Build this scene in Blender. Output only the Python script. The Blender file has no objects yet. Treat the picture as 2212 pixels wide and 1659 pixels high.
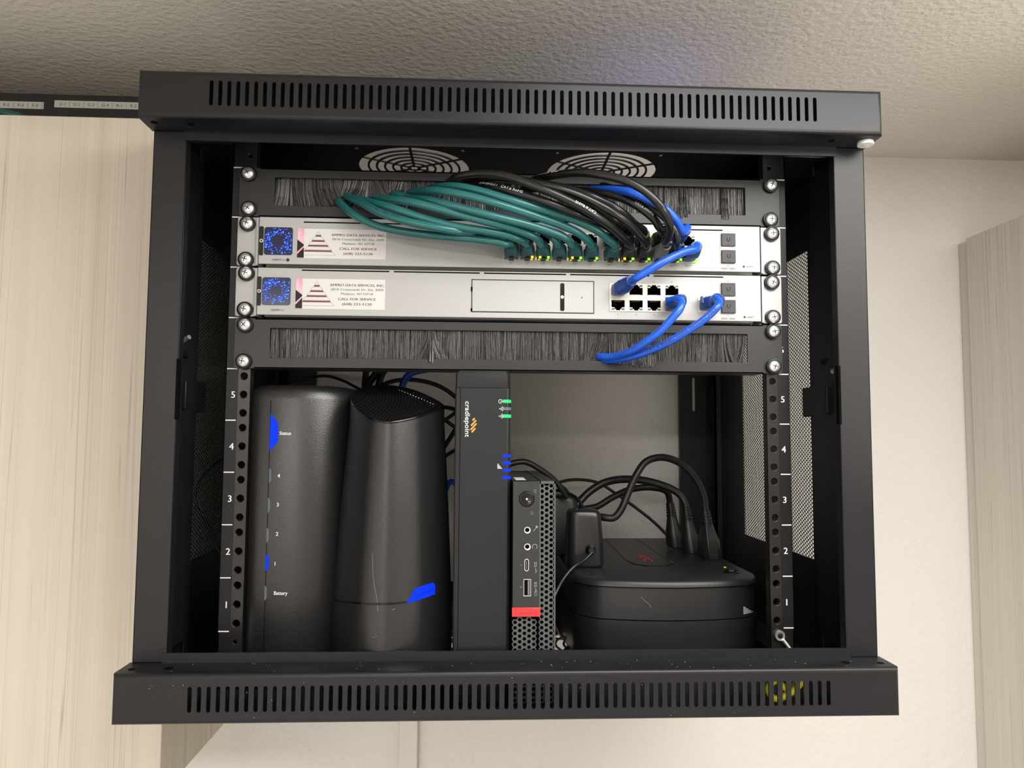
import bpy, bmesh, math, random
from mathutils import Vector, Matrix
from mathutils.geometry import delaunay_2d_cdt
from mathutils.bvhtree import BVHTree

# ---------------------------------------------------------------- frame of reference
# all builders take rack millimetres: x right, y away from the viewer (0 = rail face), z up (0 = bottom of rack unit one)
Z0 = 1.80                      # height of z = 0 above the floor, metres
def S(p): return Vector((p[0]/1000.0, p[1]/1000.0, p[2]/1000.0 + Z0))
sc = bpy.context.scene
COL = sc.collection
PI = math.pi

# ---------------------------------------------------------------- camera
CP = Vector((-31.66, -649.07, 165.01))
CM = ((0.99882, 0.047627, -0.009545), (-0.048184, 0.996334, -0.070683), (0.006144, 0.071059, 0.997453))
F = 1601.8
cd = bpy.data.cameras.new('camera'); cam = bpy.data.objects.new('camera', cd); COL.objects.link(cam)
cd.sensor_width = 36.0; cd.lens = F/2212*36.0; cd.clip_start = 0.01; cd.clip_end = 50
cam.matrix_world = Matrix(((CM[0][0], CM[0][2], -CM[0][1], 0), (CM[1][0], CM[1][2], -CM[1][1], 0), (CM[2][0], CM[2][2], -CM[2][1], 0), (0, 0, 0, 1)))
cam.location = S(CP)
sc.camera = cam

# ---------------------------------------------------------------- world, light, exposure
w = bpy.data.worlds.new('world'); sc.world = w; w.use_nodes = True
w.node_tree.nodes['Background'].inputs[0].default_value = (0.9, 0.95, 1.0, 1)
w.node_tree.nodes['Background'].inputs[1].default_value = 0.05
sc.view_settings.view_transform = 'Standard'; sc.view_settings.look = 'None'
sc.view_settings.exposure = 0.10; sc.view_settings.gamma = 1.0
sc.view_settings.use_curve_mapping = False
def area(name, loc, size, power, col, rot=(0, 0, 0)):
    l = bpy.data.lights.new(name, 'AREA'); l.shape = 'RECTANGLE'; l.size, l.size_y = size
    l.energy = power; l.color = col
    o = bpy.data.objects.new(name, l); COL.objects.link(o); o.location = S(loc); o.rotation_euler = rot
    return o
# two added ceiling lights: one above and right of the viewer, one further back
area('added_ceiling_light', (440, -560, 562), (0.8, 0.6), 13.5, (1.0, 0.985, 0.965))
area('added_ceiling_light_far', (-700, -2300, 562), (1.2, 0.6), 50.0, (1.0, 0.975, 0.95))
# added upward fill that brightens the ceiling, and an added blue ceiling tint
area('ceiling_fill_light', (950, -1000, 100), (0.35, 0.35), 19.0, (1.0, 0.96, 0.90), (PI, 0, 0))
area('added_blue_glow', (170, 150, 456), (0.05, 0.05), 0.03, (0.35, 0.35, 1.0), (PI, 0, 0))

# ---------------------------------------------------------------- materials
def mat(name, col, rough=0.5, metal=0.0, bump=None, spec=0.5, emit=None, estr=1.0, coat=0.0, noise=None, trans=0.0, alpha=1.0):
    m = bpy.data.materials.new(name); m.use_nodes = True
    nt = m.node_tree; b = nt.nodes['Principled BSDF']
    b.inputs['Base Color'].default_value = (*col, 1); b.inputs['Roughness'].default_value = rough
    b.inputs['Metallic'].default_value = metal; b.inputs['Specular IOR Level'].default_value = spec
    b.inputs['Coat Weight'].default_value = coat
    b.inputs['Transmission Weight'].default_value = trans
    if emit: b.inputs['Emission Color'].default_value = (*emit, 1); b.inputs['Emission Strength'].default_value = estr
    if bump or noise:
        tc = nt.nodes.new('ShaderNodeTexCoord')
    if bump:      # (scale, strength, distance[, detail])
        n = nt.nodes.new('ShaderNodeTexNoise'); n.inputs['Scale'].default_value = bump[0]; n.inputs['Detail'].default_value = bump[3] if len(bump) > 3 else 2
        nt.links.new(tc.outputs['Object'], n.inputs['Vector'])
        bp = nt.nodes.new('ShaderNodeBump'); bp.inputs['Strength'].default_value = bump[1]; bp.inputs['Distance'].default_value = bump[2]
        nt.links.new(n.outputs['Fac'], bp.inputs['Height']); nt.links.new(bp.outputs['Normal'], b.inputs['Normal'])
    if noise:     # (scale, colour two, low, high)
        n2 = nt.nodes.new('ShaderNodeTexNoise'); n2.inputs['Scale'].default_value = noise[0]; n2.inputs['Detail'].default_value = 4
        nt.links.new(tc.outputs['Object'], n2.inputs['Vector'])
        r = nt.nodes.new('ShaderNodeValToRGB'); r.color_ramp.elements[0].position = noise[2]; r.color_ramp.elements[1].position = noise[3]
        r.color_ramp.elements[0].color = (*col, 1); r.color_ramp.elements[1].color = (*noise[1], 1)
        nt.links.new(n2.outputs['Fac'], r.inputs['Fac']); nt.links.new(r.outputs['Color'], b.inputs['Base Color'])
    return m
def wood_mat(name, base, dark, mid):
    m = bpy.data.materials.new(name); m.use_nodes = True; nt = m.node_tree; b = nt.nodes['Principled BSDF']
    b.inputs['Roughness'].default_value = 0.55
    tc = nt.nodes.new('ShaderNodeTexCoord')
    def lay(sx, sy, sz, scale, detail, lo, hi, c0, c1):
        mp = nt.nodes.new('ShaderNodeMapping'); mp.inputs['Scale'].default_value = (sx, sy, sz)
        nt.links.new(tc.outputs['Object'], mp.inputs['Vector'])
        n = nt.nodes.new('ShaderNodeTexNoise'); n.inputs['Scale'].default_value = scale; n.inputs['Detail'].default_value = detail
        n.inputs['Roughness'].default_value = 0.6
        nt.links.new(mp.outputs['Vector'], n.inputs['Vector'])
        r = nt.nodes.new('ShaderNodeValToRGB'); e = r.color_ramp.elements
        e[0].position = lo; e[1].position = hi; e[0].color = c0; e[1].color = c1
        nt.links.new(n.outputs['Fac'], r.inputs['Fac']); return r
    a = lay(1, 1, 0.010, 75, 5, 0.25, 0.75, (*mid, 1), (*base, 1))
    # fine dark pores: a narrow band of a stretched noise
    l = lay(1, 1, 0.006, 150, 1, 0.0, 1.0, (1, 1, 1, 1), (1, 1, 1, 1))
    e = l.color_ramp.elements; e[0].position = 0.486; e[1].position = 0.514
    k = l.color_ramp.elements.new(0.50); k.color = (0, 0, 0, 1)
    msk = lay(1, 1, 0.12, 14, 2, 0.38, 0.58, (0.15, 0.15, 0.15, 1), (0.75, 0.75, 0.75, 1))
    inv = nt.nodes.new('ShaderNodeMath'); inv.operation = 'SUBTRACT'; inv.inputs[0].default_value = 1.0
    nt.links.new(l.outputs['Color'], inv.inputs[1])
    mu = nt.nodes.new('ShaderNodeMath'); mu.operation = 'MULTIPLY'; nt.links.new(inv.outputs[0], mu.inputs[0]); nt.links.new(msk.outputs['Color'], mu.inputs[1])
    mx = nt.nodes.new('ShaderNodeMixRGB'); mx.inputs['Color2'].default_value = (*dark, 1)
    nt.links.new(mu.outputs[0], mx.inputs['Fac']); nt.links.new(a.outputs['Color'], mx.inputs['Color1'])
    nt.links.new(mx.outputs['Color'], b.inputs['Base Color'])
    return m
M = {}
M['wall'] = mat('wall_paint', (0.75, 0.72, 0.68), 0.75, bump=(110, 0.45, 0.004, 3))
M['ceiling'] = mat('ceiling_paint', (0.75, 0.71, 0.63), 0.8, bump=(140, 0.5, 0.0045, 4))
M['floor'] = mat('floor_vinyl', (0.56, 0.56, 0.56), 0.5, bump=(20, 0.1, 0.002), noise=(3, (0.60, 0.60, 0.59), 0.3, 0.7))
M['wood'] = wood_mat('pale_wood_laminate', (0.73, 0.67, 0.57), (0.34, 0.29, 0.22), (0.65, 0.585, 0.485))
M['wood2'] = wood_mat('grey_wood_laminate', (0.68, 0.635, 0.56), (0.40, 0.36, 0.30), (0.60, 0.555, 0.485))
M['steel'] = mat('black_powder_coated_steel', (0.008, 0.008, 0.010), 0.40, spec=0.42, bump=(950, 0.30, 0.00016, 2))
M['steel_in'] = mat('black_powder_coated_sheet', (0.009, 0.009, 0.011), 0.45, bump=(950, 0.2, 0.00014))
M['rail'] = mat('black_enamelled_rail', (0.010, 0.009, 0.0085), 0.30)
M['panel'] = mat('black_panel_steel', (0.011, 0.011, 0.011), 0.40, bump=(1000, 0.35, 0.00018, 2))
M['silver'] = mat('silver_anodised_metal', (0.40, 0.398, 0.395), 0.46, metal=0.35, bump=(1000, 0.10, 0.0001))
M['silver2'] = mat('silver_port_metal', (0.62, 0.59, 0.52), 0.35, metal=0.6)
M['chrome'] = mat('zinc_plated_steel', (0.80, 0.82, 0.82), 0.30, metal=0.85)
M['black'] = mat('black_plastic', (0.007, 0.007, 0.008), 0.4, spec=0.3)
M['gloss'] = mat('glossy_black_plastic', (0.006, 0.006, 0.007), 0.14, spec=0.4)
M['hole'] = mat('dark_cavity', (0.003, 0.003, 0.003), 0.9, spec=0.05)
M['tower'] = mat('textured_black_plastic', (0.011, 0.011, 0.0115), 0.34, spec=0.8, bump=(1000, 0.7, 0.0002, 2))
M['grey'] = mat('dark_grey_plastic', (0.009, 0.010, 0.012), 0.44, spec=0.35, bump=(1000, 0.25, 0.00012))
M['pc'] = mat('charcoal_matte_plastic', (0.018, 0.019, 0.020), 0.45, bump=(1000, 0.15, 0.0001))
M['pcmesh'] = mat('grey_perforated_plastic', (0.075, 0.077, 0.08), 0.4)
M['ups'] = mat('black_battery_casing', (0.013, 0.013, 0.014), 0.40, bump=(900, 0.2, 0.00015))
M['adapter'] = mat('satin_black_plastic', (0.010, 0.010, 0.011), 0.30, bump=(900, 0.2, 0.00012))
M['cord'] = mat('black_power_cord_rubber', (0.012, 0.012, 0.012), 0.38)
M['teal'] = mat('teal_cable_jacket', (0.016, 0.122, 0.122), 0.22)
M['tealboot'] = mat('teal_boot_rubber', (0.012, 0.070, 0.085), 0.45)
M['blackcable'] = mat('black_cable_jacket', (0.011, 0.011, 0.011), 0.20)
M['blackboot'] = mat('black_boot_rubber', (0.016, 0.016, 0.016), 0.4)
M['blue'] = mat('blue_cable_jacket', (0.012, 0.095, 0.58), 0.24)
M['blueboot'] = mat('blue_boot_rubber', (0.012, 0.055, 0.26), 0.40)
M['greyboot'] = mat('grey_boot_rubber', (0.16, 0.16, 0.16), 0.45)
M['clear'] = mat('clear_plug_plastic', (0.55, 0.60, 0.65), 0.15)
M['bristle'] = mat('black_nylon_bristle', (0.014, 0.013, 0.013), 0.24, spec=0.8)
M['bristle_lo'] = mat('grey_nylon_bristle', (0.12, 0.115, 0.11), 0.28)
M['white'] = mat('white_print', (0.80, 0.80, 0.80), 0.6)
M['label'] = mat('white_sticker_paper', (0.62, 0.618, 0.61), 0.5)
M['ink'] = mat('dark_print', (0.03, 0.03, 0.035), 0.6)
M['greyink'] = mat('grey_print', (0.25, 0.25, 0.25), 0.6)
M['maroon'] = mat('maroon_print', (0.17, 0.015, 0.025), 0.6)
M['pink'] = mat('pink_photo_print', (0.60, 0.16, 0.30), 0.5, noise=(60, (0.75, 0.45, 0.55), 0.4, 0.6))
M['red'] = mat('red_plastic', (0.62, 0.035, 0.035), 0.35)
M['redprint'] = mat('red_print', (0.50, 0.03, 0.04), 0.5)
M['amber'] = mat('amber_print', (0.72, 0.33, 0.03), 0.5)
M['whiteplastic'] = mat('white_nylon', (0.75, 0.74, 0.70), 0.4)
M['screen'] = mat('dark_navy_screen', (0.010, 0.014, 0.045), 0.15)
M['dot'] = mat('blue_screen_light', (0.0, 0.05, 0.6), 0.4, emit=(0.005, 0.05, 1.0), estr=1.5)
M['dot2'] = mat('bright_blue_screen_light', (0.1, 0.3, 0.9), 0.4, emit=(0.03, 0.16, 1.0), estr=1.8)
M['bluelit'] = mat('blue_indicator_light', (0.0, 0.005, 0.10), 0.6, spec=0.15, emit=(0.0, 0.035, 1.0), estr=1.0)
M['greenlit'] = mat('green_indicator_light', (0.0, 0.6, 0.1), 0.4, emit=(0.02, 1.0, 0.12), estr=0.9)
M['limelit'] = mat('lime_indicator_light', (0.2, 0.8, 0.0), 0.4, emit=(0.30, 1.0, 0.01), estr=1.0)
M['yellowlit'] = mat('yellow_indicator_light', (0.9, 0.6, 0.0), 0.4, emit=(1.0, 0.62, 0.02), estr=1.1)
M['ledoff'] = mat('unlit_indicator_window', (0.10, 0.12, 0.14), 0.4)
M['sfp'] = mat('charcoal_dust_cap', (0.035, 0.035, 0.038), 0.5)
M['yellow'] = mat('yellow_wire_jacket', (0.85, 0.78, 0.02), 0.4)
M['gold'] = mat('gold_contact', (0.5, 0.4, 0.15), 0.35, metal=0.8)
M['paledust'] = mat('pale_dust', (0.35, 0.34, 0.32), 0.8)
M['trunk'] = mat('white_painted_trunking', (0.74, 0.68, 0.63), 0.5)

# ---------------------------------------------------------------- builders
def at(px, py, Y):
    """point of the place seen at a pixel of the 2212 x 1659 photograph, on the plane y = Y"""
    d = Vector(((px-1106)/F, 1.0, -(py-829.5)/F))
    d = Vector([sum(CM[i][j]*d[j] for j in range(3)) for i in range(3)])
    return CP + d*((Y-CP.y)/d.y)
def atz(px, py, Z):
    d = Vector(((px-1106)/F, 1.0, -(py-829.5)/F))
    d = Vector([sum(CM[i][j]*d[j] for j in range(3)) for i in range(3)])
    return CP + d*((Z-CP.z)/d.z)

class B:
    def __init__(s): s.v = []; s.f = []; s.m = []; s.cur = 0
    def add(s, vs, fs):
        o = len(s.v); s.v += [tuple(p) for p in vs]; s.f += [tuple(i+o for i in f) for f in fs]; s.m += [s.cur]*len(fs); return s
    def box(s, x0, x1, y0, y1, z0, z1):
        v = [(x, y, z) for x in (x0, x1) for y in (y0, y1) for z in (z0, z1)]
        return s.add(v, [(0, 1, 3, 2), (4, 6, 7, 5), (0, 4, 5, 1), (2, 3, 7, 6), (0, 2, 6, 4), (1, 5, 7, 3)])
    def poly(s, pts, y0, y1, fn=None):
        """outline in (x, z), extruded from y0 to y1"""
        n = len(pts); v = [(p[0], y0, p[1]) for p in pts]+[(p[0], y1, p[1]) for p in pts]
        if fn: v = [fn(*q) for q in v]
        return s.add(v, [tuple(range(n)), tuple(range(2*n-1, n-1, -1))]+[(i, i+n, (i+1) % n+n, (i+1) % n) for i in range(n)])
    def cyl(s, c, r, h, axis='y', n=24, r2=None):
        r2 = r if r2 is None else r2; v = []
        for k, (rr, t) in enumerate(((r, 0), (r2, h))):
            for i in range(n):
                a = 2*PI*i/n; u, w_ = rr*math.cos(a), rr*math.sin(a)
                v.append({'y': (c[0]+u, c[1]+t, c[2]+w_), 'z': (c[0]+u, c[1]+w_, c[2]+t), 'x': (c[0]+t, c[1]+u, c[2]+w_)}[axis])
        return s.add(v, [tuple(range(n)), tuple(range(2*n-1, n-1, -1))]+[(i, i+n, (i+1) % n+n, (i+1) % n) for i in range(n)])
    def lathe(s, c, prof, n=24, axis='y'):
        """prof: (radius, offset along axis)"""
        v = []
        for r, t in prof:
            for i in range(n):
                a = 2*PI*i/n; u, w_ = r*math.cos(a), r*math.sin(a)
                v.append((c[0]+u, c[1]+t, c[2]+w_) if axis == 'y' else (c[0]+u, c[1]+w_, c[2]+t))
        f = [(k*n+i, (k+1)*n+i, (k+1)*n+(i+1) % n, k*n+(i+1) % n) for k in range(len(prof)-1) for i in range(n)]
        f += [tuple(range(n)), tuple(range(len(v)-1, len(v)-n-1, -1))]
        return s.add(v, f)
    def loft(s, rings, cap=True):
        n = len(rings[0]); v = [p for r in rings for p in r]
        f = [(k*n+i, k*n+(i+1) % n, (k+1)*n+(i+1) % n, (k+1)*n+i) for k in range(len(rings)-1) for i in range(n)]
        if cap: f += [tuple(range(n-1, -1, -1)), tuple(range((len(rings)-1)*n, len(rings)*n))]
        return s.add(v, f)
    def tube(s, pts, r, n=10, flat=1.0, rib=None):
        C, T, N, Bn = frames(pts); rings = []
        for i in range(len(C)):
            rr = r if rib is None else rib(i/(len(C)-1.0))*r
            rings.append([C[i]+N[i]*(rr*math.cos(a))+Bn[i]*(rr*flat*math.sin(a)) for a in [2*PI*k/n for k in range(n)]])
        return s.loft(rings)
    def plate(s, outer, holes, y0, y1, fn=None):
        """flat plate in (x, z) with holes, thickness y0..y1"""
        P = [Vector((p[0], p[1])) for p in outer]; E = [(i, (i+1) % len(outer)) for i in range(len(outer))]
        for h in holes:
            o = len(P); P += [Vector((p[0], p[1])) for p in h]; E += [(o+i, o+(i+1) % len(h)) for i in range(len(h))]
        vs, _, fs, _, _, _ = delaunay_2d_cdt(P, E, [], 0, 1e-5)
        bb = [(min(p[0] for p in h), max(p[0] for p in h), min(p[1] for p in h), max(p[1] for p in h), h) for h in holes]
        keep = []
        for f in fs:
            c = sum((vs[i] for i in f), Vector((0, 0)))/len(f)
            if not inside(c, outer): continue
            if any(b[0] < c.x < b[1] and b[2] < c.y < b[3] and inside(c, b[4]) for b in bb): continue
            keep.append(tuple(f))
        n = len(vs); v = [(p.x, y0, p.y) for p in vs]+[(p.x, y1, p.y) for p in vs]
        if fn: v = [fn(*q) for q in v]
        f2 = keep+[tuple(i+n for i in reversed(f)) for f in keep]
        cnt = {}
        for f in keep:
            for i in range(len(f)):
                a, b = f[i], f[(i+1) % len(f)]; cnt[(a, b)] = 1
        for (a, b) in list(cnt):
            if (b, a) not in cnt: f2.append((b, a, a+n, b+n))
        return s.add(v, f2)
    def text(s, t, x0, zc, h, width=None, y=0.0, fn=None, bold=0.0, align='L', rot=0):
        if bold:
            s.text(t, x0+h*bold*3, zc, h, width, y-(.03 if not fn or y <= 0 else -.03), fn, 0.0, align, rot)
        vs, fs = text_mesh(t, 0.0)
        if not vs: return s
        xs = [p[0] for p in vs]; a, b = min(xs), max(xs); cap = 0.73
        k = h/cap; kx = k if width is None else width/(b-a)
        tw = (b-a)*kx; off = {'L': 0, 'C': -tw/2, 'R': -tw}[align]
        v = []
        for p in vs:
            u, q = (p[0]-a)*kx+off, (p[1]-cap/2)*k
            if rot: u, q = u*math.cos(rot)-q*math.sin(rot), u*math.sin(rot)+q*math.cos(rot)
            v.append((x0+u, y, zc+q))
        if fn: v = [fn(*q) for q in v]
        return s.add(v, fs)
    def bvh(s): return BVHTree.FromPolygons([Vector(p) for p in s.v], s.f)
    def build(s, name, m, parent=None, bevel=0.0, seg=2, smooth=38, origin=None, sub=0):
        me = bpy.data.meshes.new(name)
        if parent is not None: o0 = Vector(parent['_o'])
        elif origin is not None: o0 = Vector(origin)
        else:
            xs, ys, zs = zip(*s.v); o0 = Vector(((min(xs)+max(xs))/2, (min(ys)+max(ys))/2, min(zs)))
        me.from_pydata([tuple((p[i]-o0[i])/1000 for i in range(3)) for p in s.v], [], s.f)
        ms = m if isinstance(m, (list, tuple)) else [m]
        for q in ms: me.materials.append(M[q])
        if len(ms) > 1: me.polygons.foreach_set('material_index', s.m)
        me.validate()
        b = bmesh.new(); b.from_mesh(me); bmesh.ops.recalc_face_normals(b, faces=b.faces); b.to_mesh(me); b.free()
        if smooth:
            me.polygons.foreach_set('use_smooth', [True]*len(me.polygons)); me.set_sharp_from_angle(angle=math.radians(smooth))
        o = bpy.data.objects.new(name, me); COL.objects.link(o)
        if parent is not None:
            o.parent = parent; o['_o'] = list(o0)
        else:
            o.location = S(o0); o['_o'] = list(o0)
        if bevel:
            bv = o.modifiers.new('bevel', 'BEVEL'); bv.width = bevel/1000; bv.segments = seg; bv.limit_method = 'ANGLE'; bv.angle_limit = math.radians(40)
            bv.harden_normals = False
        return o
def inside(c, poly):
    x, y = c[0], c[1]; r = False; n = len(poly); j = n-1
    for i in range(n):
        xi, yi = poly[i][0], poly[i][1]; xj, yj = poly[j][0], poly[j][1]
        if (yi > y) != (yj > y) and x < (xj-xi)*(y-yi)/(yj-yi)+xi: r = not r
        j = i
    return r
def spline(P, k=8):
    P = [Vector(p) for p in P]; out = []
    Q = [P[0]*2-P[1]]+P+[P[-1]*2-P[-2]]
    for i in range(1, len(Q)-2):
        a, b, c, d = Q[i-1], Q[i], Q[i+1], Q[i+2]
        # centripetal Catmull-Rom
        t0 = 0; t1 = t0+max((b-a).length, 1e-3)**.5; t2 = t1+max((c-b).length, 1e-3)**.5; t3 = t2+max((d-c).length, 1e-3)**.5
        for j in range(k):
            t = t1+(t2-t1)*j/k
            A1 = a*((t1-t)/(t1-t0))+b*((t-t0)/(t1-t0)); A2 = b*((t2-t)/(t2-t1))+c*((t-t1)/(t2-t1)); A3 = c*((t3-t)/(t3-t2))+d*((t-t2)/(t3-t2))
            B1 = A1*((t2-t)/(t2-t0))+A2*((t-t0)/(t2-t0)); B2 = A2*((t3-t)/(t3-t1))+A3*((t-t1)/(t3-t1))
            out.append(B1*((t2-t)/(t2-t1))+B2*((t-t1)/(t2-t1)))
    out.append(P[-1]); return out
def frames(C):
    C = [Vector(c) for c in C]; n = len(C); T = []
    for i in range(n):
        d = C[min(i+1, n-1)]-C[max(i-1, 0)]; T.append(d.normalized() if d.length > 1e-9 else Vector((1, 0, 0)))
    N = []; ref = Vector((0, 0, 1)) if abs(T[0].z) < .9 else Vector((1, 0, 0))
    cur = (ref-T[0]*ref.dot(T[0])).normalized()
    for t in T:
        cur = (cur-t*cur.dot(t)).normalized(); N.append(cur)
    return C, T, N, [T[i].cross(N[i]) for i in range(n)]
_tc = {}
def text_mesh(t, bold=0.0):
    k = (t, bold)
    if k in _tc: return _tc[k]
    c = bpy.data.curves.new('t', 'FONT'); c.body = t; c.size = 1.0; c.offset = bold; c.resolution_u = 3
    o = bpy.data.objects.new('t', c); COL.objects.link(o)
    dg = bpy.context.evaluated_depsgraph_get(); me = bpy.data.meshes.new_from_object(o.evaluated_get(dg))
    r = ([tuple(v.co) for v in me.vertices], [tuple(p.vertices) for p in me.polygons])
    bpy.data.objects.remove(o); bpy.data.curves.remove(c); bpy.data.meshes.remove(me)
    _tc[k] = r; return r
def dense(P, k):
    P = [Vector(p) for p in P]; n = len(P); out = []
    for i in range(n):
        a, b_, c, d = P[i-1], P[i], P[(i+1) % n], P[(i+2) % n]
        for j in range(k):
            t_ = j/k; out.append(.5*((2*b_)+(c-a)*t_+(2*a-5*b_+4*c-d)*t_*t_+(3*b_-a-3*c+d)*t_**3))
    return out
def rrect(x0, x1, z0, z1, r, n=5):
    out = []
    for cx, cz, a0 in ((x1-r, z1-r, 0), (x0+r, z1-r, PI/2), (x0+r, z0+r, PI), (x1-r, z0+r, 1.5*PI)):
        for i in range(n+1):
            a = a0+PI/2*i/n; out.append((cx+r*math.cos(a), cz+r*math.sin(a)))
    return out
def circ(cx, cz, r, n=20, a0=0.0): return [(cx+r*math.cos(a0+2*PI*i/n), cz+r*math.sin(a0+2*PI*i/n)) for i in range(n)]
def slot(cx, z0, z1, w):
    r = w/2; out = []
    for i in range(7): a = PI*i/6; out.append((cx+r*math.cos(a), z1-r+r*math.sin(a)))
    for i in range(7): a = PI+PI*i/6; out.append((cx+r*math.cos(a), z0+r+r*math.sin(a)))
    return out
def rect(x0, x1, z0, z1): return [(x0, z0), (x1, z0), (x1, z1), (x0, z1)]
def tag(o, label, cat, group=None):
    o['label'] = label; o['category'] = cat
    if group: o['group'] = group
    return o
def thing(name, label, cat, loc, group=None):
    o = bpy.data.objects.new(name, None); COL.objects.link(o); o.location = S(loc); o.empty_display_size = 0.02
    o['_o'] = list(loc); return tag(o, label, cat, group)
def lab(o, text): o['label'] = text; return o
def struct(o): o['kind'] = 'structure'; return o
def dup(root, loc, label, group=None):
    r = root.copy(); COL.objects.link(r); r.location = S(loc); r['label'] = label
    if group: r['group'] = group
    for ch in list(root.children):
        c = ch.copy(); COL.objects.link(c); c.parent = r
        for g in ch.children:
            d = g.copy(); COL.objects.link(d); d.parent = c
    return r
random.seed(7)

# ---------------------------------------------------------------- the room
WY, CZ = 377.0, 574.0
FZ = -Z0*1000
struct(B().box(-1900, 1900, WY, WY+100, FZ, CZ+100).build('wall_back', 'wall', smooth=0))
struct(B().box(-2000, -1900, -3200, WY+100, FZ, CZ+100).build('wall_left', 'wall', smooth=0))
struct(B().box(1900, 2000, -3200, WY+100, FZ, CZ+100).build('wall_right', 'wall', smooth=0))
struct(B().box(-2000, 2000, -3300, -3200, FZ, CZ+100).build('wall_front', 'wall', smooth=0))
struct(B().box(-2000, 2000, -3300, WY+100, CZ, CZ+100).build('ceiling', 'ceiling', smooth=0))
struct(B().box(-2000, 2000, -3300, WY+100, FZ-100, FZ).build('floor', 'floor', smooth=0))
struct(B().box(-130, -105, WY-12, WY, FZ+90, -60).build('trim_1', 'trunk', bevel=1.5))

# ---------------------------------------------------------------- wall cabinets of pale laminate
CX, CY, CT, CB = -313.0, 56.0, 467.0, -161.0
t = thing('wall_cupboard', 'pale wood grain wall cupboard left of the black rack cabinet', 'cupboard', (-700, 200, CB))
B().box(-1120, CX-0.5, CY+20, WY-0.5, CB, CT).build('carcass', 'wood', t, bevel=0.6)
B().box(-716, CX, CY, CY+18, CB+1, CT-0.5).build('door', 'wood', t, bevel=0.8)
B().box(-1120, -719, CY, CY+18, CB+1, CT-0.5).build('door', 'wood', t, bevel=0.8)
t = thing('tall_cupboard', 'grey wood grain cupboard at the right edge beside the bare wall', 'cupboard', (900, 60, FZ))
B().box(660, 1200, -240, 354, FZ, 450).build('carcass', 'wood2', t, bevel=0.8)
B().box(664, 1190, 354, WY-0.5, FZ, 447).build('filler_strip', 'wood2', t, bevel=0.5)

# ---------------------------------------------------------------- the black rack cabinet
HW, YF, YP, YR = 298.8, -73.7, -46.0, 372.0
rack = thing('rack_cabinet', 'open black steel wall rack cabinet with slotted top and bottom edges', 'rack cabinet', (0, 150, -49))
def cap(name, z0, z1, zs0, zs1, flange):
    b = B(); r = 3.5
    slots = [slot(-242+484.0/70*i, zs0, zs1, 3.1) for i in range(71)]
    b.plate(rect(-HW+r, HW-r, z0+r, z1-r), slots, YF, YF+1.6)
    rings = []
    for k in range(5):
        a = PI/2*k/4; e = r*math.sin(a); y = YF+r*(1-math.cos(a))
        rings.append([(-HW+r-e, y, z0+r-e), (HW-r+e, y, z0+r-e), (HW-r+e, y, z1-r+e), (-HW+r-e, y, z1-r+e)])
    rings.append([(x, YP+2, z) for x, y, z in rings[-1]])
    b.loft(rings, cap=False)
    inner = [[(x*(HW-1.6)/HW, y, z+(1.6 if z < (z0+z1)/2 else -1.6)) for x, y, z in q] for q in (rings[0], rings[-1])]
    o = len(b.v)
    b.loft(inner, cap=False)
    return b, slots
b, _ = cap('top', 413, 451, 422.8, 443.2, 0)
b.box(-272.5, 272.5, YP-1.0, YP+0.8, 405, 413)            # hanging lip
b.build('top_cap', 'steel', rack, smooth=30)
b, _ = cap('bottom', -49.2, -12, -40.3, -21.4, 0)
b.box(-274, 274, YP-1.0, YP+0.8, -12, -4.5)               # raised lip
b.build('bottom_cap', 'steel', rack, smooth=30)
# dark fixing holes of the caps
for x, y, z in ((-290, -62, 412.6), (-262, -60, 412.6), (262, -60, 412.6), (-290, -62, -12.4), (-263, -60, -12.4), (263, -60, -12.4), (290, -62, -12.4)):
    b = B(); b.cyl((x, y, z), 2.6 if z > 0 or abs(x) > 280 else 3.4, .6, 'z', 20); b.build('fixing_hole', 'hole', rack)
plug = B(); plug.lathe((291, -60, 409.5), [(2.2, 0), (6.3, 0.2), (6.6, 1.2), (6.4, 3.2), (5.8, 3.9)], 24, 'z')
plug.cyl((291, -60, 409.2), 2.0, 1.0, 'z', 14)
tag(plug.build('plastic_plug', 'whiteplastic'), 'white plastic plug under the top right corner of the rack cabinet', 'plug')
b = B()
random.seed(41)
for i in range(46):
    x = random.uniform(-270, 270); y = random.uniform(-70, -48); q = random.uniform(.15, .4); b.box(x-q, x+q, y-q, y+q, -12.05, -11.9)
for i in range(24):
    x = random.uniform(-285, 285); z = random.uniform(-47, -15); q = random.uniform(.12, .3); b.box(x-q, x+q, YF-.06, YF+.1, z-q, z+q)
o_ = b.build('dust_specks', 'paledust', rack, smooth=0); o_['kind'] = 'stuff'
# posts
for s in (-1, 1):
    b = B()
    x0, x1 = sorted((s*270.0, s*297.0))
    holes = [rect(*sorted((s*270.5, s*274.0)), 178, 226)]
    b.plate(rect(x0, x1, -12, 413), [], YP, YP+1.6)
    b.box(*sorted((s*270, s*271.6)), YP, YP+9, -12, 413)
    b.box(*sorted((s*295.4, s*297)), YP, YP+60, -12, 413)
    b.box(*sorted((s*271, s*283)), YP+7.4, YP+9, -12, 413)
    b.box(*sorted((s*283, s*285)), YP+7.4, 22, -12, 413)
    b.box(*sorted((s*284, s*296)), 24, 26.5, -46, 448)
    b.box(*sorted((s*283, s*285)), 21, 30, -46, 448)
    b.build('front_post', 'steel', rack, bevel=0.7)
    # hinge slot plates and latch pieces on the inner side of the post
    b = B(); b.box(*sorted((s*269.7, s*271.8)), YP-.3, YP+5, 177, 226); b.build('hinge_slot', 'hole', rack, bevel=0.3)
    
    b = B(); b.box(*sorted((s*279.5, s*283.6)), -4, 2, 187, 211)
    b.build('latch', 'black', rack, bevel=0.8)
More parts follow.
